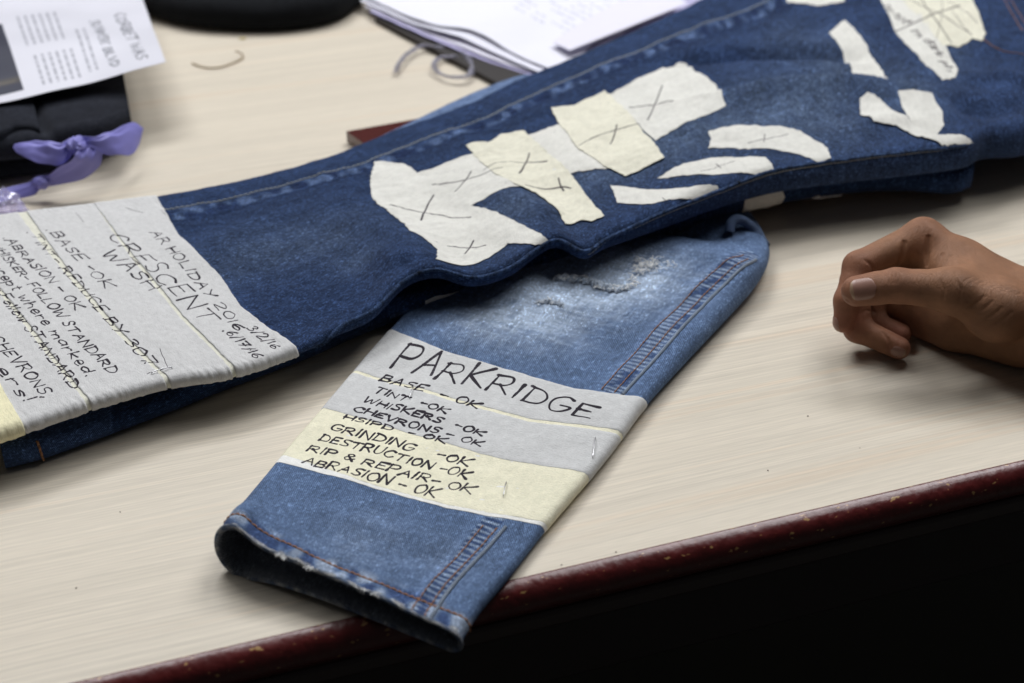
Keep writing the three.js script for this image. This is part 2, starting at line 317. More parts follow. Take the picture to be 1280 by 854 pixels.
/** A band of tape right round the tube between two edges; each edge is a list of [v, Y]. uvOf maps (U, Y) to texture space. */
function band(tb, lower, upper, off, uvOf, { nv = 150, ny = 24, v0 = -0.02, v1 = 0.98, wrinkle = 0, ragged = 0.0003 } = {}) {
  const at = (list, v) => { const m = v > 0.52 ? clamp(1.02 - v, 0, 1) : clamp(v, 0, 0.52); let i = 0; while (i < list.length - 2 && list[i + 1][0] < m) i++; const a = list[i], b = list[i + 1], k = clamp((m - a[0]) / (b[0] - a[0]), -0.3, 1.3); return mix(a[1], b[1], k); };
  const rows = ny + 2;
  const fn = (u, w) => {
    const v = mix(v0, v1, u), j = Math.round(w * rows), k = clamp((j - 1) / ny, 0, 1), jag = ragged * noise(v * 90, k * 3 + off * 9000);
    const Y = mix(at(lower, v) + jag, at(upper, v) + jag, k), t = tb.tOf(Y);
    let o = j === 0 || j === rows ? 0.00002 : off;
    if (wrinkle && o > 0.0001) { const U = (v - 0.25) * tb.L; const nearEdge = Math.exp(-((v - 0.5) ** 2) / 0.0022) + 0.35 * Math.exp(-(v * v) / 0.003); const ridge = 1 - Math.abs(noise(Y * 260 + noise(U * 60, Y * 60) * 1.2, U * 26)) * 3; o += wrinkle * Math.max(0, ridge) * (0.12 + nearEdge); o += wrinkle * 0.3 * Math.max(0, fbm(U * 60, Y * 60, 3)); }
    return tb.out(v, t, o);
  };
  const g = gridGeo(nv, rows, fn, (u, w) => { const v = mix(v0, v1, u), k = clamp((Math.round(w * rows) - 1) / ny, 0, 1); return uvOf((v - 0.25) * tb.L, mix(at(lower, v), at(upper, v), k)); });
  return flip(g);
}
/** A patch of torn tape stuck on the tube: outline in pixels of the photograph, laid down in cloth metres. */
function patch(tb, px, off, uvOf, { v0 = 0, v1 = 0.52, torn = 0.0006, lift = 0, th = 0.00018 } = {}) {
  let pts = px.map(([x, y]) => { const [v, t] = tb.inverse(x, y, v0, v1); return tb.UY(v, t); });
  const fine = [];
  pts.forEach((p, i) => { const q = pts[(i + 1) % pts.length], l = Math.hypot(q[0] - p[0], q[1] - p[1]), n = Math.max(1, Math.round(l / 0.0035)); for (let k = 0; k < n; k++) { const a = k / n, x = mix(p[0], q[0], a), y = mix(p[1], q[1], a); fine.push(new THREE.Vector2(x + torn * noise(x * 300, y * 300, 1), y + torn * noise(x * 300, y * 300, 9))); } });
  let g = new THREE.ShapeGeometry(new THREE.Shape(fine));
  g = g.toNonIndexed(); g.deleteAttribute('normal'); g.deleteAttribute('uv');
  g = new TessellateModifier(0.0045, 10).modify(g);
  g.deleteAttribute('normal'); g.deleteAttribute('uv'); g = mergeVertices(g, 1e-6);
  const P0 = g.attributes.position, uv = [], ring = fine.map((q) => { const [v, t] = tb.VT(q.x, q.y); return [tb.out(v, t, off), tb.out(v, t, Math.max(0.00003, off - th)), uvOf(q.x, q.y)]; });
  const pos = [];
  for (let i = 0; i < P0.count; i++) {
    const U = P0.getX(i), Y = P0.getY(i), [v, t] = tb.VT(U, Y), w = 0.0002 * Math.max(0, fbm(U * 90, Y * 90, off * 5000)) + 0.0004 * Math.max(0, 1 - 9 * Math.abs(noise(U * 22, Y * 22, off * 3000 + 2))) + 0.0002 * Math.max(0, 1 - 7 * Math.abs(noise(U * 60, Y * 60, off * 3000 + 5))) + lift * Math.max(0, noise(U * 35, Y * 35, off * 7000) - 0.1);
    const p = tb.out(v, t, off + w); pos.push(p.x, p.y, p.z); uv.push(...uvOf(U, Y));
  }
  const idx = [...g.index.array], n0 = P0.count;
  ring.forEach(([a, b, q]) => { pos.push(a.x, a.y, a.z, b.x, b.y, b.z); uv.push(...q, ...q); });
  for (let i = 0; i < ring.length; i++) { const a = n0 + 2 * i, b = n0 + 2 * ((i + 1) % ring.length); idx.push(a, a + 1, b + 1, a, b + 1, b); }
  const r = new THREE.BufferGeometry(); r.setAttribute('position', new THREE.Float32BufferAttribute(pos, 3)); r.setAttribute('uv', new THREE.Float32BufferAttribute(uv, 2)); r.setIndex(idx); r.computeVertexNormals();
  return r;
}
function mottleTile() {
  const N = 900, c = canvas(N, N), x = c.getContext('2d'), im = x.createImageData(N, N);
  for (let j = 0; j < N; j++) for (let i = 0; i < N; i++) { const a = i / 10, b = j / 10, m = 0.94 + 0.042 * (1.6 * fbm(a / 5, b / 5, 3, 3) + 0.9 * noise(a / 1.1, b / 0.9, 5) + 0.8 * fbm(a / 22, b / 22, 6, 2)), k = (j * N + i) * 4; im.data[k] = im.data[k + 1] = im.data[k + 2] = clamp(255 * m, 0, 255); im.data[k + 3] = 255; }
  x.putImageData(im, 0, 0); return c;
}
/** An inked sheet in cloth metres: a canvas, its material and the map from (U, Y) to the canvas. */
class Inked {
  constructor(tb, U0, U1, Y0, Y1, ppm) { Object.assign(this, { tb, U0, U1, Y0, Y1 }); this.w = Math.min(2048, Math.round((U1 - U0) * ppm)); this.h = Math.min(2048, Math.round((Y1 - Y0) * ppm)); this.k = this.w / (U1 - U0); this.jobs = []; }
  uv = (U, Y) => [(U - this.U0) / (this.U1 - this.U0), (Y - this.Y0) / (this.Y1 - this.Y0)];
  xy(px, py) { const [U, Y] = this.tb.UY(...this.tb.inverse(px, py)); return [(U - this.U0) / (this.U1 - this.U0) * this.w, (1 - (Y - this.Y0) / (this.Y1 - this.Y0)) * this.h]; }
  write(text, a, b, capMm, penMm = 0.75, slant = 0.12, taper = 0) { const p = this.xy(...a), q = this.xy(...b), tb = this.tb, [U0, Y0] = tb.UY(...tb.inverse(...a)), [U1, Y1] = tb.UY(...tb.inverse(...b)), Um = (U0 + U1) / 2, Ym = (Y0 + Y1) / 2, at = (U, Y) => tb.pos(...tb.VT(U, Y)), h = 0.004;
    const tu = at(Um + h, Ym).sub(at(Um - h, Ym)).divideScalar(2 * h), ty = at(Um, Ym + h).sub(at(Um, Ym - h)).divideScalar(2 * h), base = tu.clone().multiplyScalar(U1 - U0).addScaledVector(ty, Y1 - Y0).normalize(), nn = base.clone().cross(tu.clone().cross(ty)).normalize();
    if (nn.dot(ty) < 0) nn.negate();                      // nn: across the line of writing, in the cloth; solve nn = x tu + y ty
    const a11 = tu.dot(tu), a12 = tu.dot(ty), a22 = ty.dot(ty), b1 = nn.dot(tu), b2 = nn.dot(ty), D = a11 * a22 - a12 * a12, x = (b1 * a22 - b2 * a12) / D, y = (b2 * a11 - b1 * a12) / D, H = capMm / 1000 * this.k, up = [x * H, -y * H];
    this.jobs.push((c) => handwrite(c, text, ...p, ...q, H, penMm / 1000 * this.k, slant, text.charCodeAt(0) + text.length, up, taper)); }
  line(pts, penMm = 0.8) { const q = pts.map((p) => this.xy(...p)); this.jobs.push((c) => { c.lineCap = c.lineJoin = 'round'; c.lineWidth = penMm / 1000 * this.k; c.beginPath(); c.moveTo(...q[0]); if (q.length === 3) c.quadraticCurveTo(...q[1], ...q[2]); else for (const p of q.slice(1)) c.lineTo(...p); c.stroke(); }); }
  material(rgb, ink = 'rgb(38,33,42)', { mottle = 0.05, rough = 0.85, extra } = {}) {
    const c = canvas(this.w, this.h), x = c.getContext('2d'), S = Inked.tile ??= mottleTile(), px = S.width * 0.1 / 1000 * this.k;   // the tile has 10 pixels a millimetre
    for (let j = 0; j * px < this.h; j++) for (let i = 0; i * px < this.w; i++) { x.save(); x.translate((i + 0.5) * px, (j + 0.5) * px); x.scale(i % 2 ? -1 : 1, j % 2 ? -1 : 1); x.drawImage(S, -px / 2, -px / 2, px, px); x.restore(); }
    x.globalCompositeOperation = 'multiply'; x.fillStyle = `rgb(${rgb.map((q) => Math.min(255, Math.round(q * 1.09))).join(',')})`; x.fillRect(0, 0, this.w, this.h); x.globalCompositeOperation = 'source-over'; void mottle;
    extra?.(x, this);
    x.strokeStyle = ink;
    for (const j of this.jobs) j(x);
    const bump = crepe.clone(); bump.repeat.set((this.U1 - this.U0) / 0.05, (this.Y1 - this.Y0) / 0.05); bump.needsUpdate = true;
    return new THREE.MeshPhysicalMaterial({ map: canvasTex(c), roughness: rough, specularIntensity: 0.5, bumpMap: bump, bumpScale: 0.00045, side: THREE.DoubleSide });
  }
}

// ------------------------------------------------------------------ floor and table
{
  const g = new THREE.PlaneGeometry(7, 7, 1, 1).rotateX(-Math.PI / 2);
  const fl = put('floor', g, plain(0.055, 0.056, 0.050, 0.8)); fl.position.set(0, 0, -0.3); tag(fl, 'dark grey floor in shadow under the table', null, null, 'structure');
}
const E0 = P(90, 854), E1 = P(1280, 575), EDIR = E1.clone().sub(E0).normalize(), EDGE = E0.clone().add(E1).multiplyScalar(0.5);
const TURN = Math.atan2(-EDIR.z, EDIR.x);
{
  const t = base('table', [EDGE.x, 0, EDGE.z], TURN);
  tag(t, 'pale wood grain table with glossy dark red edge under the jeans', 'table');
  const W = 2.4, D = 1.35, ov = 0.010;
  // laminate: fine pale grain along the long side, with pinkish streaks
  const N = 2048, K = 1024, a = new Uint8Array(N * K * 4);
  const line = new Float32Array(N); 
  for (let y = 0; y < N; y++) line[y] = 0;
  for (let y = 0; y < N; y++) for (let x = 0; x < K; x++) {
    const X = x / K * 1.7, Y = y / N * 0.9;                    // metres
    const bend = 0.010 * noise(X * 2.1, Y * 4, 1) + 0.003 * noise(X * 6, Y * 9, 2), q = Y + bend;
    const cath = noise(X * 0.9, Y * 7, 14), f1 = noise(X * 2.6, q * 470, 3), f2 = noise(X * 3.2, q * 230, 7), f3 = noise(X * 1.2, q * 55, 11), f4 = noise(X * 0.8, q * 22, 4), pore = noise(X * 60, q * 900, 6);
    const dens = 0.55 + 0.45 * sstep(-0.3, 0.4, noise(X * 1.1, q * 9, 21));
    const l = 1.03 - dens * (0.065 * Math.max(0, 1 - 3.2 * Math.abs(f1)) + 0.03 * Math.max(0, 1 - 4 * Math.abs(f2))) + 0.018 * f2 + 0.014 * f3 + 0.012 * f4 + 0.03 * pore;
    const pink = sstep(0.2, 0.6, noise(X * 1.3, q * 45, 31) + 0.5 * f2) * 0.5 + sstep(0.2, 0.6, cath) * 0.08;
    const k = (y * K + x) * 4, c = [mix(208, 206, pink) * l, mix(199, 188, pink) * l, mix(183, 166, pink) * l];
    for (let i = 0; i < 3; i++) a[k + i] = clamp(c[i], 0, 255); a[k + 3] = 255;
  }
  const tx = new THREE.DataTexture(a, K, N); tx.colorSpace = THREE.SRGBColorSpace; tx.wrapS = tx.wrapT = THREE.MirroredRepeatWrapping; tx.magFilter = tx.minFilter = THREE.LinearFilter; tx.repeat.set(1 / 1.7, 1 / 0.9); tx.needsUpdate = true;
  const wood = new THREE.MeshPhysicalMaterial({ map: tx, roughness: 0.42, specularIntensity: 0.45 });
  const topGeo = new THREE.BoxGeometry(W, 0.024, D);
  { const p = topGeo.attributes.position, u = topGeo.attributes.uv; for (let i = 0; i < p.count; i++) u.setXY(i, p.getX(i) + 0.3, p.getZ(i) + 0.2); }
  const top = new THREE.Mesh(topGeo, wood); top.name = 'tabletop'; top.position.set(0, T - 0.012, -D / 2); t.add(top); top.castShadow = top.receiveShadow = true;
  // lacquered moulding with chipped paint
  const LW = 2048, LH = 256;
  const chip = dataTex(LW, LH, (x, y) => {
    const X = x / LW * 1.2, Y = y / LH;                         // Y: 0 at the lower edge, 1 at the top
    const c1 = 0.7 * noise(X * 90, Y * 9, 1) + 0.6 * noise(X * 210, Y * 16, 2) + 0.45 * noise(X * 520, Y * 30, 5), patchy = noise(X * 5, 3, 4) + 0.5 * noise(X * 13, 1, 7);
    const lower = Math.exp(-((Y - 0.20) ** 2) / 0.004) * (0.42 + 0.4 * patchy), upper = Math.exp(-((Y - 0.75) ** 2) / 0.012) * (0.10 + 0.25 * patchy), line = Math.exp(-((Y - 0.97) ** 2) / 0.0006) * 0.35;
    const on = sstep(0.505, 0.595, 0.55 * c1 + 0.5 + lower * 0.62 + upper * 0.4 + line * 0.5 - 0.28);
    const r = 1 + 0.25 * fbm(X * 60, Y * 6, 8);
    return [mix(0.34 * r, 0.68, on), mix(0.085 * r, 0.54, on), mix(0.085 * r, 0.34, on)];
  }, true);
  chip.wrapS = THREE.MirroredRepeatWrapping; chip.repeat.set(1 / 1.2, 1);
  const scr = dataTex(1024, 128, (x, y) => 0.5 + 0.5 * fbm(x / 14, y / 30, 3, 4));
  scr.repeat.set(2, 1);
  const lac = new THREE.MeshPhysicalMaterial({ map: chip, roughness: 0.38, clearcoat: 0.45, clearcoatRoughness: 0.22, bumpMap: scr, bumpScale: 0.0012 });
  const prof = [[0, 0.0002], [0.0012, 0.0008], ...Array.from({ length: 15 }, (_, i) => { const a = Math.PI * (0.5 - i / 14); return [0.0015 + 0.0105 * Math.cos(a), -0.0105 + 0.0113 * Math.sin(a)]; }), [0, -0.0222]];
  const nx = 160;
  const mg = gridGeo(nx, prof.length - 1, (u, v) => { const q = prof[Math.round(v * (prof.length - 1))], x = (u - 0.5) * W; const wob = 0.0004 * noise(x * 14, q[1] * 80) + 0.0003 * noise(x * 60, q[1] * 200, 3); return V3(x, T + q[1] + wob * 0.5, q[0] + (q[0] > 0.002 ? wob : 0)); }, (u, v) => [(u - 0.5) * W, 1 - v]);
  const mo = new THREE.Mesh(mg, lac); mo.name = 'edge_moulding'; t.add(mo); mo.castShadow = mo.receiveShadow = true;
  const ends = [];
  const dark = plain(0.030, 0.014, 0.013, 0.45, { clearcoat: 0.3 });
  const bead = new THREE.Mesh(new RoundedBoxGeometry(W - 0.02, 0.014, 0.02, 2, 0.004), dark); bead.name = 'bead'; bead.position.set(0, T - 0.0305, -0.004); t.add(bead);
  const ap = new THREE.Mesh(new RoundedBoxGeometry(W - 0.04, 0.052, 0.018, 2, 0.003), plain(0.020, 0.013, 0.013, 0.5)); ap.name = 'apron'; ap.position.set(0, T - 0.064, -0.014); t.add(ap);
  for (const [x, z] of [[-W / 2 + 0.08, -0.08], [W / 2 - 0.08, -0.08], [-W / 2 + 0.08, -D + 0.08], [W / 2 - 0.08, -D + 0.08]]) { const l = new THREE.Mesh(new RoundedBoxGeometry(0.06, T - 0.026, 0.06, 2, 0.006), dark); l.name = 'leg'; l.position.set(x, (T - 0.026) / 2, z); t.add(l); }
  void ends;
}
// ------------------------------------------------------------------ the pale jeans below (one leg in front, one peeping out behind)
const dyeNoise = (U, Y, z, s = 1) => Math.max(0.25, 1 + s * (0.34 * fbm(U * 26, Y * 20, z, 3) + 0.22 * fbm(U * 90, Y * 70, z + 3, 2) + 0.20 * noise(U * 480, Y * 130, z) + 0.20 * noise(U * 130, Y * 480, z + 6)));
const lerp3 = (a, b, k) => [mix(a[0], b[0], k), mix(a[1], b[1], k), mix(a[2], b[2], k)];
/** Distance in pixels of the photograph's frame turned into a place on the cloth: a worn or faded spot at cloth coordinates. */
function spots(tb, list) { return list.map(([x, y, r, a]) => [...tb.UY(...tb.inverse(x, y)), r, a]); }
const spotSum = (sp, U, Y) => { let s = 0; for (const [a, b, r, k] of sp) { const d = ((U - a) ** 2 + (Y - b) ** 2) / (r * r); if (d < 9) s += k * Math.exp(-d); } return s; };
const distLine = (pts, U, Y) => { let best = 1e9; for (let i = 0; i + 1 < pts.length; i++) { const [ax, ay] = pts[i], [bx, by] = pts[i + 1], ex = bx - ax, ey = by - ay, t = clamp(((U - ax) * ex + (Y - ay) * ey) / (ex * ex + ey * ey), 0, 1), d = Math.hypot(U - ax - ex * t, Y - ay - ey * t); if (d < best) best = d; } return best; };
const lineOn = (tb, px, v0, v1) => px.map(([x, y]) => tb.UY(...tb.inverse(x, y, v0, v1)));
{
  const g = base('blue_jeans', [P(520, 560).x, T, P(520, 560).z]);
  tag(g, 'light blue faded jeans with torn knee, under the dark pair, hem past the table edge', 'jeans');
  const leg0 = (t) => (leg?.tab.length > 400 ? leg.Y(t) : 1); var leg = new Tube([
    [270, 684, 574, 808, 0.016, 0.006, 0.032, 0.012], [287, 656, 598, 768, 0.015, 0.006, 0.027, 0.012], [318, 616, 636, 722, 0.010, 0.005, 0.016, 0.010], [350, 575, 680, 665, 0.007, 0.005, 0.008],
    [395, 523, 742, 592, 0.006, 0.006, 0.008], [440, 470, 775, 550, 0.006, 0.006, 0.009], [485, 418, 806, 508, 0.007, 0.007, 0.011], [530, 368, 858, 450, 0.008, 0.008, 0.014],
    [570, 322, 912, 392, 0.009, 0.010, 0.018], [605, 282, 948, 350, 0.010, 0.013, 0.022], [632, 250, 962, 320, 0.008, 0.011, 0.014, 0.016], [655, 222, 955, 296, 0.005, 0.009, 0.009, 0.013], [675, 200, 940, 272, 0.004, 0.006, 0.007, 0.010],
  ], { bulge: 0.0015, lumps: 0.0011, sag: (p, v, t) => { const Y = leg0(t); if (Y < 0.03) { const k = sstep(0.017, 0.010, Y) , e = Math.sin(Math.PI * clamp(Y / 0.0125, 0, 1)); p.y += k * e * (0.0005 + 0.0013 * noise(v * 34, Y * 60 + v * 8, 2)) - 0.0006 * Math.exp(-((Y - 0.0125) ** 2) / 2e-6); } }, folds: [
    { px: [[360, 640], [450, 662], [560, 690]], w: 0.008, a: 0.0022, h: 0.01 }, { px: [[420, 700], [520, 705], [600, 690]], w: 0.010, a: -0.0018, h: 0.01 },
    { px: [[280, 690], [300, 660], [330, 640]], w: 0.014, a: 0.006, h: 0.02 }, { px: [[335, 690], [400, 735], [470, 760], [540, 780]], w: 0.008, a: 0.003, h: 0.012 },
    { px: [[690, 400], [740, 428], [800, 450]], w: 0.012, a: -0.002, h: 0.012 }, { px: [[600, 350], [700, 390], [780, 400]], w: 0.012, a: 0.0016, h: 0.012 },
    { px: [[850, 320], [900, 330], [940, 350]], w: 0.010, a: 0.003, h: 0.02 }, { px: [[790, 400], [850, 380], [900, 360]], w: 0.006, a: 0.001, h: 0.012 }, { px: [[800, 290], [860, 296], [915, 305]], w: 0.014, a: -0.008, h: 0.012 },
  ] });
  const wear = spots(leg, [[700, 350, 0.034, 1.0], [745, 340, 0.042, 1.0], [640, 390, 0.032, 0.7], [680, 380, 0.04, 0.4], [600, 400, 0.022, 0.4], [800, 350, 0.03, 0.5], [690, 420, 0.022, 0.25], [450, 680, 0.03, 0.18], [560, 700, 0.02, 0.15]]);
  const seamA = lineOn(leg, [[518, 775], [535, 752], [606, 662], [765, 490], [830, 415], [890, 350], [936, 318]]);
  const dye = (U, Y, p, v, t) => {
    let c = lerp3([0.098, 0.152, 0.262], [0.46, 0.55, 0.66], clamp(spotSum(wear, U, Y) * (0.78 + 0.55 * noise(U * 45, Y * 420, 3) + 0.5 * noise(U * 420, Y * 60, 5) + 0.4 * fbm(U * 40, Y * 90, 7, 2)), 0, 1) * (v < 0.5 ? 0.72 : 0));
    const d = distLine(seamA, U, Y), along = Y * 1000;
    let m = dyeNoise(U, Y, 1);
    if (v < 0.55 && d < 0.0060) { const bar = Math.sin(along * 1.5 + 2.2 * noise(along / 9, 3) + U * 120), k = sstep(0.15, 0.75, bar); c = lerp3([0.045, 0.078, 0.17], [0.27, 0.35, 0.47], k); m = 1 + 0.3 * noise(along / 1.3, U * 200, 4); }
    else if (v < 0.55) { m *= 1 + 0.5 * Math.exp(-((d - 0.0085) ** 2) / 5e-6) * (0.5 + noise(along / 3, U * 30, 8)); }
    if (Y < 0.020) { const k = sstep(0.020, 0.012, Y), n1 = noise(v * 34, Y * 60 + v * 8, 2), n2 = noise(U * 260, Y * 120, 6); m *= 1 + k * (0.3 * n2); c = lerp3(c, [0.30, 0.36, 0.45], k * 0.8 * sstep(0.02, 0.25, n1)); c = lerp3(c, [0.040, 0.068, 0.16], k * 0.9 * sstep(0.05, -0.15, n1)); if (Y < 0.004) c = lerp3(c, [0.42, 0.42, 0.40], 0.75 * sstep(-0.15, 0.3, noise(U * 140, 1))); }
    return c.map((x) => clamp(x * m * 1.25, 0.006, 1));
  };
  const rag = leg.cloth(300, 340, dye);
  const l1 = put('leg', rag, DENIM, g);
  // the hem: doubled cloth turned inwards at the opening
  const hemIn = gridGeo(240, 14, (u, w) => { const a = w * Math.PI, Y = 0.0016 - 0.0016 * Math.sin(a); const p = leg.pos(u, leg.tOf(w < 0.5 ? Y : 0.0016 + (w - 0.5) * 0.05), w < 0.5 ? 0.0018 * Math.cos(a) : -0.0019); if (w < 0.5) p.z += 0.0; return p; }, (u, w) => [u * leg.L, w * 0.03], (u, w) => { const k = 0.5 + 0.5 * noise(u * 60, w * 4); return w < 0.5 ? lerp3([0.15, 0.21, 0.33], [0.85, 0.85, 0.8], sstep(0.35, 0.75, k)) : [0.24, 0.27, 0.32]; });
  put('hem', hemIn, DENIM, g).material.side = THREE.DoubleSide;
  // inside of the opening
  put('lining', leg.cloth(120, 40, () => [0.3, 0.34, 0.40], { t0: 0.004, t1: 0.22, off: -0.0014 }), DENIM, g);
  const hemStitch = (() => { const gs = []; for (let v = 0.02; v < 0.53; v += 0.0042 / leg.L) { const q = [0, 1, 2, 3].map((k) => leg.out(v + 0.0036 / leg.L * k / 3, leg.tOf(0.0125 + 0.0005 * noise(v * 30, 1)), 0.0001 + 0.0005 * (k % 3 ? 0.9 : -0.4))); gs.push(tube(q, 0.0005, 5, false, 4)); } return mergeGeometries(gs); })();
  const st = [
    hemStitch,
    stitches(leg, [[512, 768], [526, 746], [560, 708], [606, 655]], {}), stitches(leg, [[530, 772], [542, 752], [580, 706], [624, 657]], {}),
    stitches(leg, [[752, 487], [800, 434], [850, 382], [892, 340], [932, 318]], {}), stitches(leg, [[768, 491], [812, 442], [862, 388], [905, 345], [938, 323]], {}),
  ];
  tag(put('stitching', mergeGeometries(st), M.threadBrown, g), 'rust brown stitching along the hem and side seam', null, null, 'stuff');
  // raised lip of the side seam
  const lipPts = (px, off) => { const c = new THREE.CatmullRomCurve3(lineOn(leg, px).map(([a, b]) => V3(a, b, 0))); return c.getSpacedPoints(60).map((q) => leg.out(...leg.VT(q.x, q.y), off)); };
  const lips = [[[537, 776], [550, 755], [590, 706], [632, 659]], [[778, 494], [820, 448], [868, 394], [912, 350], [945, 325]]].map((l) => tube(lipPts(l, 0.0002), 0.0011, 8, false, 120));
  for (const lg of lips) { lg.setAttribute('color', new THREE.Float32BufferAttribute(Array.from({ length: lg.attributes.position.count }, () => [0.5, 0.6, 0.74]).flat(), 3));
  put('side_seam', lg, DENIM, g); }
  // tape round the leg
  const edge = (px) => px.map(([x, y]) => { const [v, t] = leg.inverse(x, y); return [v, leg.Y(t)]; });
  const eTop = edge([[485, 418], [560, 441], [640, 464], [720, 487], [805, 510]]), eA = edge([[446, 464], [560, 497], [660, 524], [776, 550]]), eA2 = edge([[444, 467], [560, 501], [660, 528], [774, 554]]),
    eB = edge([[401, 511], [500, 539], [620, 573], [737, 605]]), eBot = edge([[351, 574], [450, 601], [560, 632], [679, 664]]), eWhite = edge([[348, 578], [450, 605], [560, 636], [677, 668]]);
  const yl = [...eTop, ...eBot, ...eWhite].map((q) => q[1]), ink = new Inked(leg, -0.25 * leg.L - 0.01, 0.30 * leg.L, Math.min(...yl) - 0.008, Math.max(...yl) + 0.008, 8600);
  const pen = 1.4;
  ink.write('PARKRIDGE', [488, 460], [743, 528], 19, 1.9, 0.05, 0.5);
  ink.write('BASE  - OK', [474, 477], [600, 513], 7, pen); ink.write('TINT  -OK', [466, 491], [560, 519], 5.4, pen); ink.write('WHISKERS  -OK', [453, 503], [606, 547], 5.4, pen); ink.write('CHEVRONS - OK', [441, 514], [604, 560], 5.2, pen); ink.write('HSIPD  - OK', [429, 524], [560, 556], 4.4, pen);
  ink.write('GRINDING   -OK', [412, 538], [588, 585], 7, pen); ink.write('DESTRUCTION -OK', [398, 551], [586, 601], 7, pen); ink.write('RIP & REPAIR- OK', [384, 564], [592, 620], 6.6, pen); ink.write('ABRASION - OK', [378, 579], [547, 623], 7.6, pen);
  const gray = ink.material([195, 196, 196]), cream = ink.material([226, 222, 198]), white = ink.material([226, 226, 222]);
  const lab = put('tape_label', band(leg, eBot, eTop, 0.0004, ink.uv, { ny: 40, wrinkle: 0.00012 }), cream, g);
  tag(lab, 'cream tape wrapped round the leg with rows of block capitals');
  put('tape_strip', band(leg, eWhite, eA, 0.0003, ink.uv, { ny: 20 }), white, lab);
  put('tape_strip', band(leg, eA, eTop, 0.0006, ink.uv, { ny: 16, wrinkle: 0.00015 }), gray, lab);
  put('tape_strip', band(leg, eB, eA2, 0.00057, ink.uv, { ny: 16, wrinkle: 0.00015 }), gray, lab);
  for (const [a, b] of [[[744, 549], [741, 574]], [[633, 605], [629, 622]], [[517, 485], [512, 500]]]) { const p = leg.out(...leg.inverse(...a), 0.0016), q = leg.out(...leg.inverse(...b), 0.0016); put('staple', tube([p.clone().add(V3(0, -0.001, 0)), p, q, q.clone().add(V3(0, -0.001, 0))], 0.00028, 6, false, 16), M.steel, lab); }
  // torn knee: a slit with a rolled lip and pale threads
  const flap = (line, dx, dy, hgt, label) => {               // a torn edge lifted and curled over
    const A = new THREE.CatmullRomCurve3(lineOn(leg, line).map(([a, b]) => V3(a, b, 0))), B = new THREE.CatmullRomCurve3(lineOn(leg, line.map(([x, y]) => [x + dx, y + dy])).map(([a, b]) => V3(a, b, 0)));
    const fl = gridGeo(10, 110, (u, v) => { const a = A.getPointAt(v), b = B.getPointAt(v), rag = 1 + 0.35 * noise(v * 26, 2) , q = a.clone().lerp(b, 1 - u * rag * 0.95), e = Math.sin(Math.PI * v) ** 0.4; return leg.out(...leg.VT(q.x, q.y), 0.0002 + hgt * e * Math.pow(Math.sin(Math.PI * Math.pow(u, 1.7)), 0.8) * (1 + 0.7 * noise(v * 20, u * 2, 7)) + (u > 0.9 ? 0.0006 * e : 0)); }, (u, v) => [u * 0.006, v * 0.06], (u, v) => { const k = 0.9 + 0.7 * noise(v * 60, u * 6, 3); return [0.50 * k, 0.58 * k, 0.68 * k]; });
    tag(put('tear_lip', flip(fl), DENIM, g), label);
  };
  flap([[690, 351], [715, 353], [740, 359], [762, 367], [788, 364]], 5, -10, 0.0030, 'rolled pale edge of the long tear at the knee');
  flap([[668, 380], [690, 381], [704, 386]], 3, -6, 0.0014, 'small nick at the knee left of the long tear');
  seed = 5; const fr = [];
  const tuft = (x, y, sx, sy, n, len) => { for (let i = 0; i < n; i++) { const [v, t] = leg.inverse(x + (rnd() - 0.5) * sx, y + (rnd() - 0.5) * sy), p = leg.out(v, t, 0.0006), a = rnd() * 6.28, l = len * (0.4 + rnd()); const q = [0, 1, 2, 3].map((k) => p.clone().add(V3(Math.cos(a) * l * k / 3 + (rnd() - 0.5) * l * 0.5, 0.0012 * Math.sin(k) + rnd() * 0.0014, Math.sin(a) * l * k / 3 + (rnd() - 0.5) * l * 0.5))); fr.push(tube(q, 0.00024, 5, false, 8)); } };
  tuft(808, 334, 26, 16, 80, 0.005); tuft(792, 354, 10, 14, 26, 0.0035); tuft(715, 350, 46, 6, 60, 0.002); tuft(765, 362, 44, 6, 60, 0.002); tuft(686, 378, 30, 8, 14, 0.002); tuft(835, 332, 24, 8, 8, 0.005); tuft(445, 770, 40, 6, 16, 0.002); tuft(345, 722, 16, 8, 16, 0.002); tuft(372, 740, 30, 6, 14, 0.002);
  tag(put('frayed_threads', mergeGeometries(fr), M.fray, g), 'loose pale threads at the torn knee and worn hem', null, null, 'stuff');
  { const cp = [[912, 290, 0.020], [914, 279, 0.025], [922, 274, 0.026], [934, 279, 0.022], [946, 291, 0.016], [957, 308, 0.012]].map((q) => P(...q)), cg = tube(cp, 0.0036, 14, false, 90); cg.setAttribute('color', new THREE.Float32BufferAttribute(Array.from({ length: cg.attributes.position.count }, () => [0.15, 0.22, 0.37]).flat(), 3)); put('rolled_edge', cg, DENIM, g); }
  // the part of the same jeans that peeps out behind the dark pair
  const back = new Tube([[402, 211, 560, 300, 0.006, 0.006, 0.008], [450, 187, 600, 270, 0.008, 0.008, 0.010], [530, 149, 670, 240, 0.009, 0.009, 0.012], [620, 110, 740, 200, 0.010, 0.010, 0.014], [668, 99, 800, 190, 0.010, 0.010, 0.014], [720, 110, 850, 200, 0.008, 0.010, 0.012]], { lumps: 0.0008 });
  put('leg', mergeGeometries([back.cloth(90, 120, (U, Y) => { const m = dyeNoise(U, Y, 6); return [0.13 * m * 1.25, 0.19 * m * 1.25, 0.32 * m * 1.25].map((q) => Math.min(1, q)); }), closeEnd(back, 0, 40, [0.12, 0.18, 0.3]), closeEnd(back, 1, 40, [0.12, 0.18, 0.3])]), DENIM, g);
}
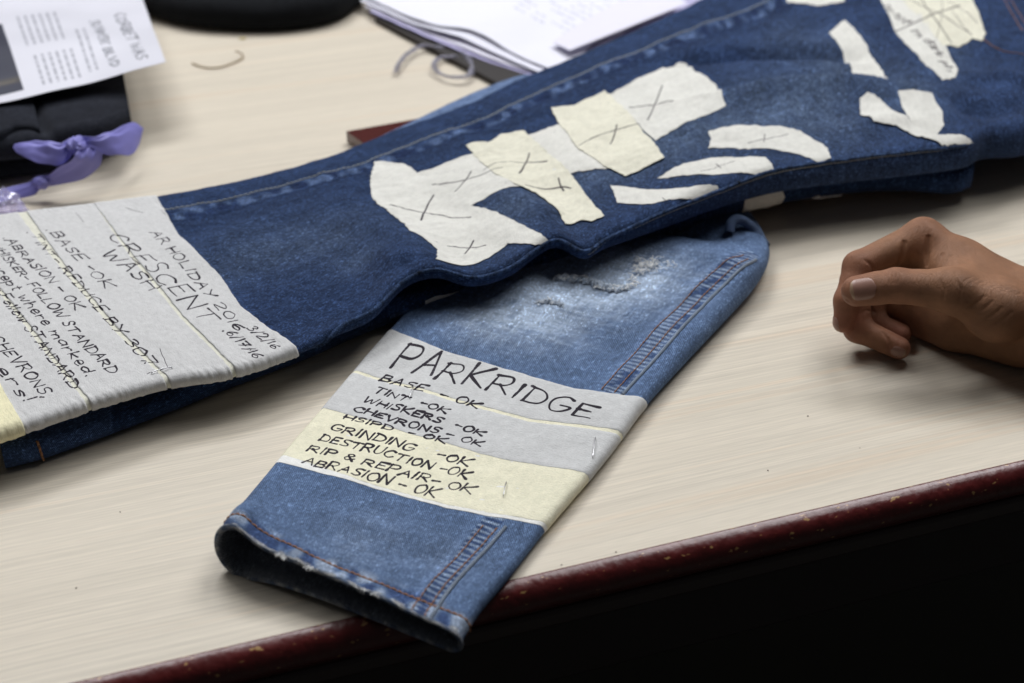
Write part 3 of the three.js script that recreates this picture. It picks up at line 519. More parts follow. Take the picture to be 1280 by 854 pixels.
// ------------------------------------------------------------------ the dark jeans on top, legs folded on each other
{
  const g = base('dark_jeans', [P(700, 200).x, T, P(700, 200).z]);
  tag(g, 'dark indigo jeans folded across the table, with crossed tape patches and a wide inscribed cuff', 'jeans');
  const low = new Tube([
    [-34, 402, 5, 578, 0.006, 0.009, 0.017], [16, 390, 32, 572, 0.006, 0.009, 0.016], [70, 380, 66, 563, 0.006, 0.008, 0.014], [140, 360, 130, 540, 0.006, 0.008, 0.013], [210, 345, 205, 512, 0.006, 0.008, 0.013], [290, 330, 290, 478, 0.007, 0.008, 0.014], [370, 300, 380, 443, 0.009, 0.009, 0.016], [420, 275, 436, 418, 0.011, 0.010, 0.017], [470, 255, 486, 397, 0.012, 0.013, 0.018],
    [520, 235, 545, 378, 0.012, 0.013, 0.014], [575, 210, 600, 356, 0.012, 0.014, 0.014], [620, 190, 645, 341, 0.013, 0.017, 0.015], [680, 170, 702, 325, 0.014, 0.019, 0.016], [745, 150, 765, 310, 0.014, 0.020, 0.017], [810, 130, 832, 288, 0.014, 0.020, 0.018], [880, 105, 908, 262, 0.014, 0.020, 0.019], [950, 80, 975, 246, 0.014, 0.019, 0.019], [1030, 55, 1060, 233, 0.014, 0.018, 0.020], [1100, 40, 1130, 230, 0.014, 0.018, 0.020], [1160, 30, 1190, 233, 0.014, 0.018, 0.020], [1190, 20, 1216, 223, 0.015, 0.022, 0.024],
  ], { bulge: 0.001, lumps: 0.0016, folds: [{ px: [[0, 560], [70, 550], [130, 525]], w: 0.01, a: 0.003 }] });
  const up = new Tube([
    [-150, 300, -60, 566, 0.018, 0.030, 0.012, 0.006], [-60, 287, 60, 527, 0.018, 0.030, 0.012, 0.006], [0, 277, 130, 503, 0.018, 0.030, 0.012, 0.006], [60, 269, 215, 480, 0.018, 0.029, 0.012, 0.006], [118, 262, 290, 468, 0.018, 0.028, 0.012, 0.006], [200, 251, 371, 441, 0.019, 0.027, 0.012, 0.006],
    [262, 240, 422, 416, 0.020, 0.028, 0.012, 0.008], [316, 228, 466, 394, 0.021, 0.031, 0.012], [362, 217, 508, 354, 0.022, 0.037, 0.011], [402, 205, 547, 342, 0.023, 0.039, 0.011], [440, 191, 591, 352, 0.024, 0.036, 0.012], [490, 171, 637, 340, 0.025, 0.036, 0.012], [545, 151, 692, 304, 0.027, 0.042, 0.012], [590, 134, 731, 317, 0.028, 0.041, 0.013],
    [622, 119, 760, 303, 0.029, 0.041, 0.015], [690, 91, 826, 278, 0.030, 0.042, 0.019], [768, 60, 900, 250, 0.031, 0.043, 0.022], [843, 26, 972, 230, 0.032, 0.043, 0.023], [916, -10, 1062, 217, 0.034, 0.043, 0.024], [985, -45, 1124, 210, 0.035, 0.043, 0.025], [1060, -90, 1205, 199, 0.036, 0.043, 0.026], [1120, -120, 1234, 186, 0.036, 0.042, 0.028], [1200, -160, 1290, 180, 0.036, 0.040, 0.030], [1330, -210, 1420, 150, 0.036, 0.036, 0.030], [1480, -260, 1560, 110, 0.036, 0.036, 0.030],
  ], { bulge: 0.004, lumps: 0.0021, folds: [
    { px: [[200, 330], [260, 330], [330, 300]], w: 0.025, a: 0.003 }, { px: [[380, 300], [440, 330], [470, 390]], w: 0.018, a: -0.004 }, { px: [[480, 300], [500, 340], [512, 352]], w: 0.014, a: 0.004, h: 0.03 },
    { px: [[540, 240], [580, 290], [590, 345]], w: 0.018, a: -0.003, h: 0.03 }, { px: [[620, 260], [680, 290], [692, 300]], w: 0.012, a: 0.004, h: 0.03 }, { px: [[690, 230], [720, 280], [732, 312]], w: 0.014, a: -0.003, h: 0.03 },
    { px: [[850, 128], [910, 120], [980, 113], [1060, 112], [1130, 118], [1190, 135]], w: 0.022, w2: 0.005, a: 0.012, h: 0.053 },
    { px: [[820, 104], [870, 92], [930, 88], [990, 92], [1050, 99], [1090, 104]], w: 0.013, a: -0.015, h: 0.034 },
    { px: [[1040, 180], [1100, 168], [1150, 172], [1200, 185]], w: 0.010, a: 0.004, h: 0.045 }, { px: [[1180, 150], [1230, 160], [1290, 150]], w: 0.016, a: -0.012, h: 0.04 },
    { px: [[1190, 120], [1240, 118], [1300, 125]], w: 0.012, a: 0.004, h: 0.04 }, { px: [[980, 60], [1010, 80], [1040, 100]], w: 0.012, a: 0.003, h: 0.04 }, { px: [[1200, 60], [1220, 100], [1230, 140]], w: 0.012, a: -0.004, h: 0.04 },
    { px: [[860, 150], [920, 140], [990, 150]], w: 0.014, a: -0.003, h: 0.04 }, { px: [[760, 230], [820, 190], [880, 160]], w: 0.014, a: 0.002, h: 0.04 }, { px: [[700, 130], [760, 100], [830, 70]], w: 0.012, a: 0.002, h: 0.04 },
  ] });
  up.calm = 0.2;
  const seamPx = [[205, 263], [260, 254], [310, 243], [365, 229], [425, 212], [490, 190], [560, 163], [640, 131], [700, 104], [760, 78], [830, 50], [900, 24], [965, -2]];
  const seamTop = lineOn(up, seamPx, 0, 0.3), wear = spots(up, [[330, 300, 0.05, 0.22], [420, 300, 0.05, 0.28], [445, 330, 0.02, 0.25], [300, 330, 0.035, 0.2], [600, 290, 0.05, 0.35], [680, 250, 0.05, 0.35], [760, 200, 0.05, 0.4], [850, 170, 0.06, 0.5], [950, 140, 0.06, 0.5], [1040, 150, 0.05, 0.4], [1050, 80, 0.05, 0.45], [1140, 110, 0.04, 0.5], [1190, 60, 0.04, 0.25], [980, 50, 0.04, 0.2]]);
  const whisk = [[[870, 60], [930, 80], [1000, 90]], [[1100, 130], [1170, 125], [1240, 120]], [[1150, 90], [1210, 100], [1270, 110]]].map((l) => lineOn(up, l));
  const seamF = lineOn(up, [[730, 314], [755, 297], [822, 267], [898, 237], [968, 212], [1060, 198], [1140, 188], [1214, 178]], 0.3, 0.525);
  const dye = (U, Y, p, v, t) => {
    const w = v < 0.52 ? clamp(spotSum(wear, U, Y) * (0.85 + 0.5 * fbm(U * 24, Y * 60, 5, 3) + 0.35 * noise(U * 50, Y * 330, 8)), 0, 0.95) : 0;
    let c = lerp3([0.028, 0.049, 0.100], [0.120, 0.158, 0.205], w);
    const d = distLine(seamTop, U, Y); let m = dyeNoise(U, Y, 2, 1.1);
    if (v < 0.3) {                                          // roping below the outer seam: worn ridges with dark hollows between
      let i = 0; while (i < seamTop.length - 2 && seamTop[i + 1][1] < Y) i++;
      const a = seamTop[i], b = seamTop[i + 1], q = (U - mix(a[0], b[0], clamp((Y - a[1]) / (b[1] - a[1]), 0, 1))) * 1000;
      const band = sstep(2, 5, q) * sstep(29, 23, q), n1 = noise(Y * 105 + 0.6 * noise(Y * 40, 2), U * 34, 5);
      c = lerp3(c, [0.13, 0.185, 0.29], band * 0.62 * sstep(-0.02, 0.38, n1)); c = lerp3(c, [0.010, 0.020, 0.055], band * 0.8 * sstep(0.05, -0.2, n1)); c = lerp3(c, [0.010, 0.020, 0.05], 0.6 * Math.exp(-((q - 31) ** 2) / 6)); c = lerp3(c, [0.12, 0.17, 0.25], 0.5 * Math.exp(-(q * q) / 5));
    }
    for (const l of whisk) m *= 1 + 0.3 * Math.exp(-(distLine(l, U, Y) ** 2) / 9e-6);
    if (v > 0.3 && v < 0.62) { const q = distLine(seamF, U, Y) * 1000; m *= 1 + 0.5 * Math.exp(-((q - 1.5) ** 2) / 4) * (0.4 + noise(Y * 260, 3)); }
    const frontEdge = Math.exp(-((v - 0.5) ** 2) / 0.0009); m *= 1 + 0.25 * frontEdge * sstep(-0.1, 0.4, noise(Y * 240, U * 160, 7));
    return c.map((x) => clamp(x * m * 1.25, 0.008, 1));
  };
  put('lower_leg', mergeGeometries([low.cloth(220, 460, (U, Y, p, v) => { const m = dyeNoise(U, Y, 4, 1.1) * (1 + 0.2 * Math.exp(-((v - 0.47) ** 2) / 0.0003) * noise(Y * 260, U * 160, 2)), c = Y < 0.085 ? [0.05, 0.085, 0.165] : [0.025, 0.048, 0.104]; return c.map((x) => clamp(x * m * 1.25, 0.008, 1)); }), closeEnd(low, 1, 60, [0.03, 0.08, 0.22])]), DARK, g);
  put('lining', low.cloth(100, 30, () => [0.10, 0.12, 0.18], { t0: 0, t1: 0.14, off: -0.0014 }), DARK, g);
  put('upper_leg', up.cloth(320, 620, dye), DARK, g);
  const ridge = (tb, px, r, name) => { const c = new THREE.CatmullRomCurve3(lineOn(tb, px, 0.3, 0.525).map(([a, b]) => V3(a, b, 0)), false, 'centripetal'), q = c.getSpacedPoints(260).map((z) => tb.out(...tb.VT(z.x, z.y), r * 0.25)), gg = tube(q, r, 10, false, 520); const n = gg.attributes.position.count, uvs = gg.attributes.uv; for (let i = 0; i < n; i++) uvs.setXY(i, uvs.getY(i) * 0.02, uvs.getX(i) * 0.9); gg.setAttribute('color', new THREE.Float32BufferAttribute(Array.from({ length: n }, (_, i) => { const k = 1 + 0.9 * noise(i * 0.023, 2) + 0.8 * noise(i * 0.11, 7); return [0.055 * k, 0.092 * k, 0.17 * k]; }).flat(), 3)); return put(name, gg, DARK, g); };
  ridge(up, [[377, 434], [425, 409], [466, 388], [507, 350], [547, 337], [591, 347], [637, 335], [690, 301], [731, 314], [758, 299], [822, 269], [898, 239], [968, 214], [1060, 200], [1140, 190], [1208, 182]], 0.0014, 'outer_seam');
  ridge(low, [[486, 397], [545, 378], [600, 357], [645, 343], [702, 328], [765, 313], [832, 292], [908, 268]], 0.0013, 'outer_seam');
  const st = [stitches(up, seamPx, { r: 0.00048, v0: 0, v1: 0.3 }), stitches(up, [[735, 318], [755, 303], [822, 272], [898, 242], [968, 217], [1060, 202], [1140, 192], [1205, 184]], { r: 0.00032, v0: 0.3, v1: 0.525 }), stitches(low, [[490, 397], [545, 380], [600, 360], [645, 347], [700, 335], [765, 323], [832, 303]], { r: 0.00032, v0: 0.3, v1: 0.525 })];
  tag(put('stitching', mergeGeometries(st), M.threadPale, g), 'pale stitching along the outer seams', null, null, 'stuff');
  tag(put('bar_tack', stitches(low, [[46, 552], [49, 560], [54, 574], [56, 580]], { r: 0.0008, len: 0.003, v0: 0.2, v1: 0.525 }), M.threadBrown, g), 'orange brown thread tack at the hem of the lower leg');
  // pocket edge and fly stitching at the waist end
  tag(put('pocket_stitching', mergeGeometries([stitches(up, [[1226, 48], [1245, 60], [1262, 66], [1285, 70]], {}), stitches(up, [[1252, -5], [1266, 18], [1280, 42]], {}), stitches(up, [[1258, -8], [1272, 14], [1286, 38]], {})]), M.threadBrown, g), null, null, null, 'stuff');
  // ------------------------------------------------ wide tape cuff with writing
  const edge = (px) => px.map(([x, y]) => { const [v, t] = up.inverse(x, y); return [v, up.Y(t)]; });
  const eR = edge([[196, 252], [223, 295], [249, 320], [274, 345], [301, 385], [337, 413], [371, 440]]), e1 = edge([[121, 261], [170, 325], [230, 398], [294, 469]]), e1b = edge([[117, 262], [166, 327], [226, 400], [290, 469]]),
    e2 = edge([[33, 274], [90, 345], [150, 415], [213, 480]]), e2b = edge([[28, 275], [84, 347], [144, 417], [207, 481]]), e3 = edge([[-60, 290], [0, 362], [60, 438], [113, 507]]), e3b = edge([[-65, 291], [-5, 363], [54, 440], [108, 508]]), e4 = edge([[-120, 300], [-70, 400], [-20, 475], [26, 540]]), e5 = edge([[-140, 305], [-90, 410], [-40, 485], [-5, 556]]);
  const yl = [...eR, ...e4, ...e5].map((q) => q[1]), ink = new Inked(up, -0.25 * up.L - 0.01, 0.34 * up.L, Math.max(0, Math.min(...yl) - 0.004), Math.max(...yl) + 0.008, 6600);
  const pen = 1.5;
  ink.write('AR HOLIDAY 2016', [187, 293], [298, 419], 10.4, pen); ink.write('3/2/16', [308, 413], [344, 440], 8.5, pen); ink.write('.6/17/16', [279, 416], [320, 453], 9.2, pen);
  ink.write('CRESCENT', [135, 296], [258, 410], 17.7, 1.8, 0.3); ink.write('WASH', [127, 320], [190, 368], 14.0, 1.8, 0.2); ink.write('.BASE -OK', [58, 290], [134, 366], 11.0, pen, 0.3); ink.write('.TINT- REDUCE BY 30%', [34, 293], [185, 462], 9.8, pen, 0.25); ink.write('.ABRASION - OK', [4, 300], [97, 392], 9.2, pen, 0.25);
  ink.write('.WHISKER- FOLLOW STANDARD', [-14, 305], [138, 472], 8.8, pen, 0.2); ink.write('except where marked.', [-18, 328], [112, 476], 9.8, pen, 0.2); ink.write('- Follow STANDARD', [-10, 362], [90, 490], 9.8, pen, 0.2); ink.write('whiskers, CHEVRONS,', [-62, 370], [57, 502], 10.4, pen, 0.2); ink.write('(whiskers!', [-60, 400], [34, 510], 10.4, pen, 0.2);
  ink.line([[157, 262], [180, 268]], 0.7); ink.line([[95, 268], [105, 280]], 0.4); ink.line([[184, 470], [192, 466], [214, 462]], 0.7); ink.line([[200, 438], [205, 450], [210, 462]], 0.5);
  const gray = ink.material([195, 195, 195], undefined, { mottle: 0.075 }), cream = ink.material([208, 207, 194], undefined, { mottle: 0.06 }), yellow = ink.material([228, 223, 188]);
  const lab = put('tape_label', band(up, e4, eR, 0.0006, ink.uv, { nv: 220, ny: 90, wrinkle: 0.0005, v1: 0.97, ragged: 0.0006 }), cream, g);
  tag(lab, 'wide cuff of grey and cream paper tape covered in slanted handwriting');
  for (const [a, b] of [[e1, eR], [e2, e1b], [e3, e2b], [e4, e3b]]) put('tape_strip', band(up, a, b, 0.0013, ink.uv, { nv: 260, ny: 40, wrinkle: 0.0005, v1: 0.97, ragged: 0.0006 }), gray, lab);
  put('tape_strip', band(up, e5, edge([[-112, 298], [-62, 395], [-8, 468], [28, 532]]), 0.002, ink.uv, { nv: 200, ny: 20, wrinkle: 0.0004, v1: 0.97 }), yellow, lab);
  for (const [a, b] of [[[190, 470], [215, 463]], [[313, 440], [322, 446]]]) { const p = up.out(...up.inverse(...a), 0.0024), q = up.out(...up.inverse(...b), 0.0024); put('staple', tube([p.clone().add(V3(0, -0.001, 0)), p, q, q.clone().add(V3(0, -0.001, 0))], 0.0003, 6, false, 16), M.steel, lab); }
  // ------------------------------------------------ torn tape patches with crosses
  const Ys = lineOn(up, [[465, 205], [1240, 60]]).map((q) => q[1]), pk = new Inked(up, -0.25 * up.L - 0.005, 0.33 * up.L, Ys[0] - 0.06, Ys[1] + 0.09, 2700);
  const X = (a, b, pen = 1.25) => { pk.line(a, pen); pk.line(b, pen); };
  X([[488, 257], [530, 268], [589, 273]], [[542, 245], [530, 262], [526, 277]], 1.35); X([[560, 309], [585, 312], [607, 308]], [[592, 302], [588, 310], [581, 319]], 1.35); X([[541, 232], [590, 226], [628, 211]], [[589, 215], [580, 230], [569, 240]]); X([[605, 213], [640, 200], [684, 203]], [[662, 193], [655, 207], [649, 219]]); X([[657, 233], [690, 230], [714, 237]], [[698, 224], [700, 234], [705, 240]], 1.35);
  X([[724, 184], [750, 168], [800, 157]], [[771, 158], [769, 170], [763, 182]]); X([[787, 135], [815, 133], [841, 127]], [[828, 108], [822, 128], [810, 151]]); X([[935, 180], [960, 175], [985, 169]], [[956, 169], [955, 178]], 0.6); X([[876, 215], [900, 210], [918, 202]], [[895, 206], [901, 211]], 0.6); pk.line([[828, 248], [832, 252]], 0.5);
  pk.write('Do not burn dark pls', [1100, 8], [1188, 92], 8, 1.1, 0.1); X([[1118, 40], [1160, 20], [1200, 8]], [[1150, -4], [1165, 25], [1190, 55]], 1.35); pk.line([[1135, 0], [1175, 22], [1215, 45]], 0.8); pk.line([[1170, 50], [1180, 25], [1178, 2]], 0.6); pk.line([[1190, 15], [1210, 42]], 0.6); pk.line([[1185, 2], [1222, 30]], 0.5); pk.line([[1092, 98], [1104, 108]], 0.5); pk.line([[1105, 95], [1112, 108]], 0.5);
  const paper = pk.material([208, 207, 201], 'rgb(52,46,52)', { mottle: 0.05 }), creamy = pk.material([213, 210, 194], 'rgb(52,46,52)', { mottle: 0.06 });
  const patches = [                                       // outline, layer, cream?
    [[[520, 217], [587, 194], [660, 170], [699, 156], [745, 150], [775, 205], [757, 212], [711, 218], [660, 236], [591, 257], [560, 242]], 1, 0], [[[468, 203], [482, 203], [510, 208], [521, 217], [539, 227], [591, 257], [685, 304], [667, 307], [635, 305], [611, 323], [583, 333], [545, 325], [547, 313], [512, 289], [464, 247], [463, 227]], 2, 0],
    [[[583, 183], [591, 179], [611, 179], [627, 169], [655, 164], [659, 169], [707, 211], [713, 217], [756, 271], [738, 279], [727, 277], [707, 281], [699, 267], [675, 247], [643, 231], [619, 219], [591, 193]], 3, 1], [[[762, 119], [849, 78], [858, 80], [868, 90], [880, 94], [895, 107], [907, 133], [819, 177], [794, 151]], 1, 0], [[[689, 136], [718, 133], [756, 115], [764, 122], [791, 148], [831, 199], [781, 222], [755, 209], [724, 188], [700, 157]], 4, 1],
    [[[885, 165], [920, 157], [965, 158], [1000, 165], [1035, 186], [1038, 198], [1024, 205], [1000, 194], [960, 186], [886, 186], [889, 175]], 1, 0], [[[822, 224], [855, 205], [890, 198], [957, 197], [967, 212], [945, 219], [895, 219]], 1, 0], [[[763, 232], [778, 234], [810, 238], [860, 235], [895, 232], [900, 242], [870, 250], [810, 256], [772, 254], [768, 243]], 1, 0],
    [[[1036, 42], [1056, 25], [1080, 52], [1110, 101], [1068, 98], [1055, 72]], 1, 0], [[[1075, 123], [1085, 116], [1100, 125], [1120, 142], [1142, 158], [1168, 170], [1200, 170], [1215, 179], [1180, 183], [1145, 172], [1120, 158], [1092, 153], [1076, 145]], 4, 0], [[[1123, 113], [1165, 117], [1178, 140], [1180, 158], [1170, 171], [1148, 164], [1137, 150]], 1, 0],
    [[[1096, -14], [1112, -18], [1140, 10], [1180, 55], [1198, 88], [1194, 98], [1178, 101], [1150, 75], [1118, 38]], 1, 0], [[[1112, -20], [1205, -25], [1232, 42], [1228, 52], [1215, 50], [1195, 60], [1178, 58], [1140, 14]], 2, 1], [[[982, -6], [1050, -12], [1056, 2], [1020, 8], [984, 4]], 1, 0],
  ];
  const names = ['long pale tape patch near the crossed strips', null, 'broad torn tape patch nearest the cuff'];
  patches.forEach(([o, k, c], i) => { const p = put('tape_patch', patch(up, o, 0.0002 + 0.00026 * k, pk.uv, { lift: 0.0006, torn: 0.0014 }), c ? creamy : paper, g); if (i === 12) tag(p, 'square tape patch covered in a scribbled cross'); });
  void names;
  const lowInk = new Inked(low, -0.25 * low.L - 0.01, 0.4 * low.L, 0, low.len, 900), lp = lowInk.material([216, 216, 211]);
  put('tape_patch', patch(low, [[932, 242], [945, 236], [976, 235], [981, 246], [972, 265], [950, 268], [930, 270]], 0.0006, lowInk.uv, { v0: 0.2, v1: 0.53, lift: 0.001 }), lp, g);
  put('tape_patch', patch(low, [[531, 376], [545, 370], [573, 364], [580, 372], [556, 381], [531, 386]], 0.0006, lowInk.uv, { v0: 0.2, v1: 0.53, lift: 0.001 }), lp, g);
  seed = 77; const fr = []; for (let i = 0; i < 40; i++) { const p = low.out(...low.inverse(1032 + (rnd() - 0.5) * 34, 248 + (rnd() - 0.5) * 5, 0.3, 0.6), 0.0006), q = [0, 1, 2].map((k) => p.clone().add(V3(0.002 * k + (rnd() - 0.5) * 0.003, rnd() * 0.001, (rnd() - 0.5) * 0.003))); fr.push(tube(q, 0.00035, 5, false, 6)); }
  tag(put('frayed_threads', mergeGeometries(fr), M.fray, g), 'white threads of a small tear in the lower leg', null, null, 'stuff');
}
// ------------------------------------------------------------------ hand resting on the table at the right
{
  const C = (a) => V3(...a);
  const W = P(1296, 388, 0.036), W2 = P(1296, 404, 0.026), A1 = P(1520, 470, 0.055), A2 = P(1510, 488, 0.042);
  const iM = P(1154, 297, 0.064), iP = P(1073, 333, 0.052), iD = P(1059, 376, 0.037), iT = P(1055, 403, 0.0235);
  const mM = iM.clone().add(V3(0.003, -0.011, -0.016)), rM = iM.clone().add(V3(0.006, -0.024, -0.028)), pM = iM.clone().add(V3(0.012, -0.037, -0.034));
  const mP = P(1070, 352, 0.043), mD = P(1072, 411, 0.0165), mT = P(1124, 435, 0.0100);
  const rP = P(1092, 372, 0.027), rD = P(1092, 404, 0.014), rT = P(1126, 418, 0.011);
  const pP = P(1118, 378, 0.024), pD = P(1126, 400, 0.011), pT = P(1158, 410, 0.010);
  const tC = P(1248, 388, 0.046), tM = P(1190, 363, 0.058), tI = P(1120, 357, 0.0585), tT = P(1071, 364, 0.0555);
  const mm = (a, b) => (a.distanceTo(b) * 1000).toFixed(0);
  const seg = (a, b, ra, rb) => { const e = b.clone().sub(a), l2 = e.lengthSq(); return (x, y, z) => { const px = x - a.x, py = y - a.y, pz = z - a.z, t = clamp((px * e.x + py * e.y + pz * e.z) / l2, 0, 1), qx = px - e.x * t, qy = py - e.y * t, qz = pz - e.z * t; return Math.sqrt(qx * qx + qy * qy + qz * qz) - mix(ra, rb, t); }; };
  const smin = (a, b, k) => { const h = Math.max(k - Math.abs(a - b), 0) / k; return Math.min(a, b) - h * h * k * 0.25; };
  const palm = [seg(W, iM, 0.019, 0.0115), seg(W, mM, 0.018, 0.0115), seg(W2, rM, 0.017, 0.0110), seg(W2, pM, 0.017, 0.0105), seg(W, tC, 0.021, 0.0175), seg(tC, tM, 0.0175, 0.0135), seg(tC, iM.clone().lerp(W, 0.35), 0.015, 0.013), seg(W, A1, 0.0235, 0.031), seg(W2, A2, 0.0215, 0.030), seg(iM.clone().add(V3(0.004, -0.011, 0.009)), tM.clone().add(V3(0.012, -0.004, -0.010)), 0.0115, 0.0115), seg(P(1275, 425, 0.019), P(1192, 406, 0.0165), 0.018, 0.0155), seg(P(1192, 406, 0.0165), pM, 0.0150, 0.013), seg(P(1240, 400, 0.024), rM, 0.016, 0.013), seg(tC, pM, 0.015, 0.0135), seg(P(1136, 384, 0.020), P(1172, 392, 0.022), 0.0115, 0.013), seg(P(1210, 390, 0.030), rM, 0.014, 0.0125)];
  const fingers = [
    [seg(iM, iP, 0.0122, 0.0098), seg(iP, iD, 0.0096, 0.0082), seg(iD, iT, 0.0082, 0.0070)],
    [seg(mM, mP, 0.0122, 0.0100), seg(mP, mD, 0.0098, 0.0088), seg(mD, mT, 0.0086, 0.0074)],
    [seg(rM, rP, 0.0118, 0.0100), seg(rP, rD, 0.0092, 0.0080), seg(rD, rT, 0.0080, 0.0068)],
    [seg(pM, pP, 0.0118, 0.0098), seg(pP, pD, 0.0092, 0.0082), seg(pD, pT, 0.0082, 0.0075)],
    [seg(tM, tI, 0.0132, 0.0108), seg(tI, tT, 0.0108, 0.0088), seg(tI.clone().lerp(tT, 0.5), tT, 0.0100, 0.0088)],
  ];
  // skin folds: grooves with a place, a width and a depth
  const groove = [], body = (x, y, z) => { let d = palm[0](x, y, z); for (let i = 1; i < palm.length; i++) d = smin(d, palm[i](x, y, z), 0.010); let f = 1e9; for (const c of fingers) { let q = c[0](x, y, z); for (let i = 1; i < c.length; i++) q = smin(q, c[i](x, y, z), 0.004); f = smin(f, q, 0.0012); } return smin(d, f, 0.008); };
  const hit = (px, py) => { const d = P(px, py, 0).sub(EYE).normalize(), p = EYE.clone().addScaledVector(d, 0.8); for (let i = 0; i < 60; i++) { const q = body(p.x, p.y, p.z); if (q < 1e-4) break; p.addScaledVector(d, q * 0.9); } return p; };
  const G = (pts, w, d) => { const q = []; for (let i = 0; i + 1 < pts.length; i++) for (let k = 0; k < 4; k++) q.push(hit(mix(pts[i][0], pts[i + 1][0], k / 4), mix(pts[i][1], pts[i + 1][1], k / 4))); q.push(hit(...pts[pts.length - 1])); for (let i = 0; i + 1 < q.length; i++) if (q[i].distanceTo(q[i + 1]) < 0.008) groove.push([seg(q[i], q[i + 1], 0, 0), w, d * Math.sin(Math.PI * (0.15 + 0.7 * (i + 0.5) / q.length))]); };
  G([[1131, 303], [1130, 310], [1128, 320], [1123, 332]], 0.0013, 0.0036); G([[1161, 297], [1160, 306], [1159, 318], [1158, 331]], 0.0013, 0.0040); G([[1082, 326], [1087, 329], [1090, 334], [1092, 339]], 0.0010, 0.0014);
  G([[1181, 334], [1184, 327], [1188, 320]], 0.0011, 0.0008); G([[1172, 334], [1175, 326], [1179, 318]], 0.0011, 0.0007);
  for (const [x, d] of [[1112, 0.0004], [1117, 0.0006], [1122, 0.0004]]) G([[x, 339], [x + 2, 346], [x, 354]], 0.0008, d);
  for (const [x, y] of [[1212, 384], [1222, 390], [1234, 398], [1246, 404]]) G([[x, y], [x + 9, y - 5], [x + 18, y - 13]], 0.0011, 0.0006);
  G([[1075, 392], [1084, 388], [1093, 390]], 0.0009, 0.0012); G([[1104, 416], [1110, 424], [1112, 434]], 0.0009, 0.0014); G([[1052, 372], [1060, 376]], 0.0008, 0.0009); G([[1196, 350], [1202, 362], [1200, 376]], 0.0011, 0.0006); G([[1176, 352], [1181, 362], [1179, 374]], 0.0009, 0.0005);
  for (let i = 0; i < 9; i++) G([[1205 + i * 8, 352 + i * 2], [1214 + i * 8, 347 + i * 2.4]], 0.0008, 0.0003);
  const sdf = (x, y, z) => {
    let d = palm[0](x, y, z); for (let i = 1; i < palm.length; i++) d = smin(d, palm[i](x, y, z), 0.010);
    if (d > 0.14) return d;
    let f = 1e9; for (const c of fingers) { let q = c[0](x, y, z); for (let i = 1; i < c.length; i++) q = smin(q, c[i](x, y, z), 0.004); f = smin(f, q, 0.0012); }
    d = smin(d, f, 0.008);
    if (d < 0.004) { let cut = 0; for (const [g, w, k] of groove) { const q = g(x, y, z); if (q < w * 3) cut = Math.max(cut, k * Math.exp(-(q * q) / (w * w))); } d += cut; d = Math.max(d, T + 0.0006 - y); }
    return d;
  };
  const R = 200, cx = 0.300, cy = T + 0.046, cz = -0.005, half = 0.112;
  const mc = new MarchingCubes(R, new THREE.MeshBasicMaterial(), false, false, 500000); mc.isolation = 0;
  const hs = R / 2, S = 5, cell = half / hs, at = (i, c) => c + (i - hs) * cell;
  for (let k = 0; k < R; k += S) for (let j = 0; j < R; j += S) for (let i = 0; i < R; i += S) {
    const d0 = sdf(at(i + 2, cx), at(j + 2, cy), at(k + 2, cz)), far = Math.abs(d0) > cell * S + 0.004;
    for (let kk = k; kk < k + S; kk++) for (let jj = j; jj < j + S; jj++) for (let ii = i; ii < i + S; ii++) mc.field[ii + jj * R + kk * R * R] = far ? -d0 : -sdf(at(ii, cx), at(jj, cy), at(kk, cz));
  }
  mc.update();
  const n = mc.count ?? mc.geometry.drawRange.count;
  let g = new THREE.BufferGeometry(), pa = new Float32Array(n * 3);
  for (let i = 0; i < n; i++) { pa[3 * i] = cx + mc.positionArray[3 * i] * half; pa[3 * i + 1] = cy + mc.positionArray[3 * i + 1] * half; pa[3 * i + 2] = cz + mc.positionArray[3 * i + 2] * half; }
  g.setAttribute('position', new THREE.BufferAttribute(pa, 3)); g = mergeVertices(g, 2e-5);
  const pp = g.attributes.position, nn = new Float32Array(pp.count * 3), col = new Float32Array(pp.count * 3), uv = new Float32Array(pp.count * 2), e = 0.0006;
  const red = [iP, iD, mP, mD, rD, tI, iM].map((p) => [p, 0.014]), tips = [iT, mT, rT, pT, tT].map((p) => [p, 0.012]);
  for (let i = 0; i < pp.count; i++) {
    let x = pp.getX(i), y = pp.getY(i), z = pp.getZ(i), gx, gy, gz;
    for (let q = 0; q < 2; q++) { const d = sdf(x, y, z); gx = sdf(x + e, y, z) - sdf(x - e, y, z); gy = sdf(x, y + e, z) - sdf(x, y - e, z); gz = sdf(x, y, z + e) - sdf(x, y, z - e); const l = Math.hypot(gx, gy, gz) || 1; gx /= l; gy /= l; gz /= l; x -= gx * d; y -= gy * d; z -= gz * d; }
    pp.setXYZ(i, x, y, z); nn.set([gx, gy, gz], 3 * i); uv.set([x + z * 0.6, y + z * 0.8], 2 * i);
    let r = 0; for (const [p, w] of red) r += 0.5 * Math.exp(-((x - p.x) ** 2 + (y - p.y) ** 2 + (z - p.z) ** 2) / (w * w)); for (const [p, w] of tips) r += 0.8 * Math.exp(-((x - p.x) ** 2 + (y - p.y) ** 2 + (z - p.z) ** 2) / (w * w));
    const m = 1 + 0.34 * fbm(x * 70, y * 70, z * 70, 3) + 0.16 * fbm(x * 260, y * 260, z * 260, 2) + 0.08 * noise(x * 900, y * 900, z * 900), k = Math.min(1, r);
    col.set([0.31 * m * mix(1, 1.0, k), 0.152 * m * mix(1, 0.78, k), 0.080 * m * mix(1, 0.90, k)], 3 * i);
  }
  g.setAttribute('normal', new THREE.BufferAttribute(nn, 3)); g.setAttribute('color', new THREE.BufferAttribute(col, 3)); g.setAttribute('uv', new THREE.BufferAttribute(uv, 2));
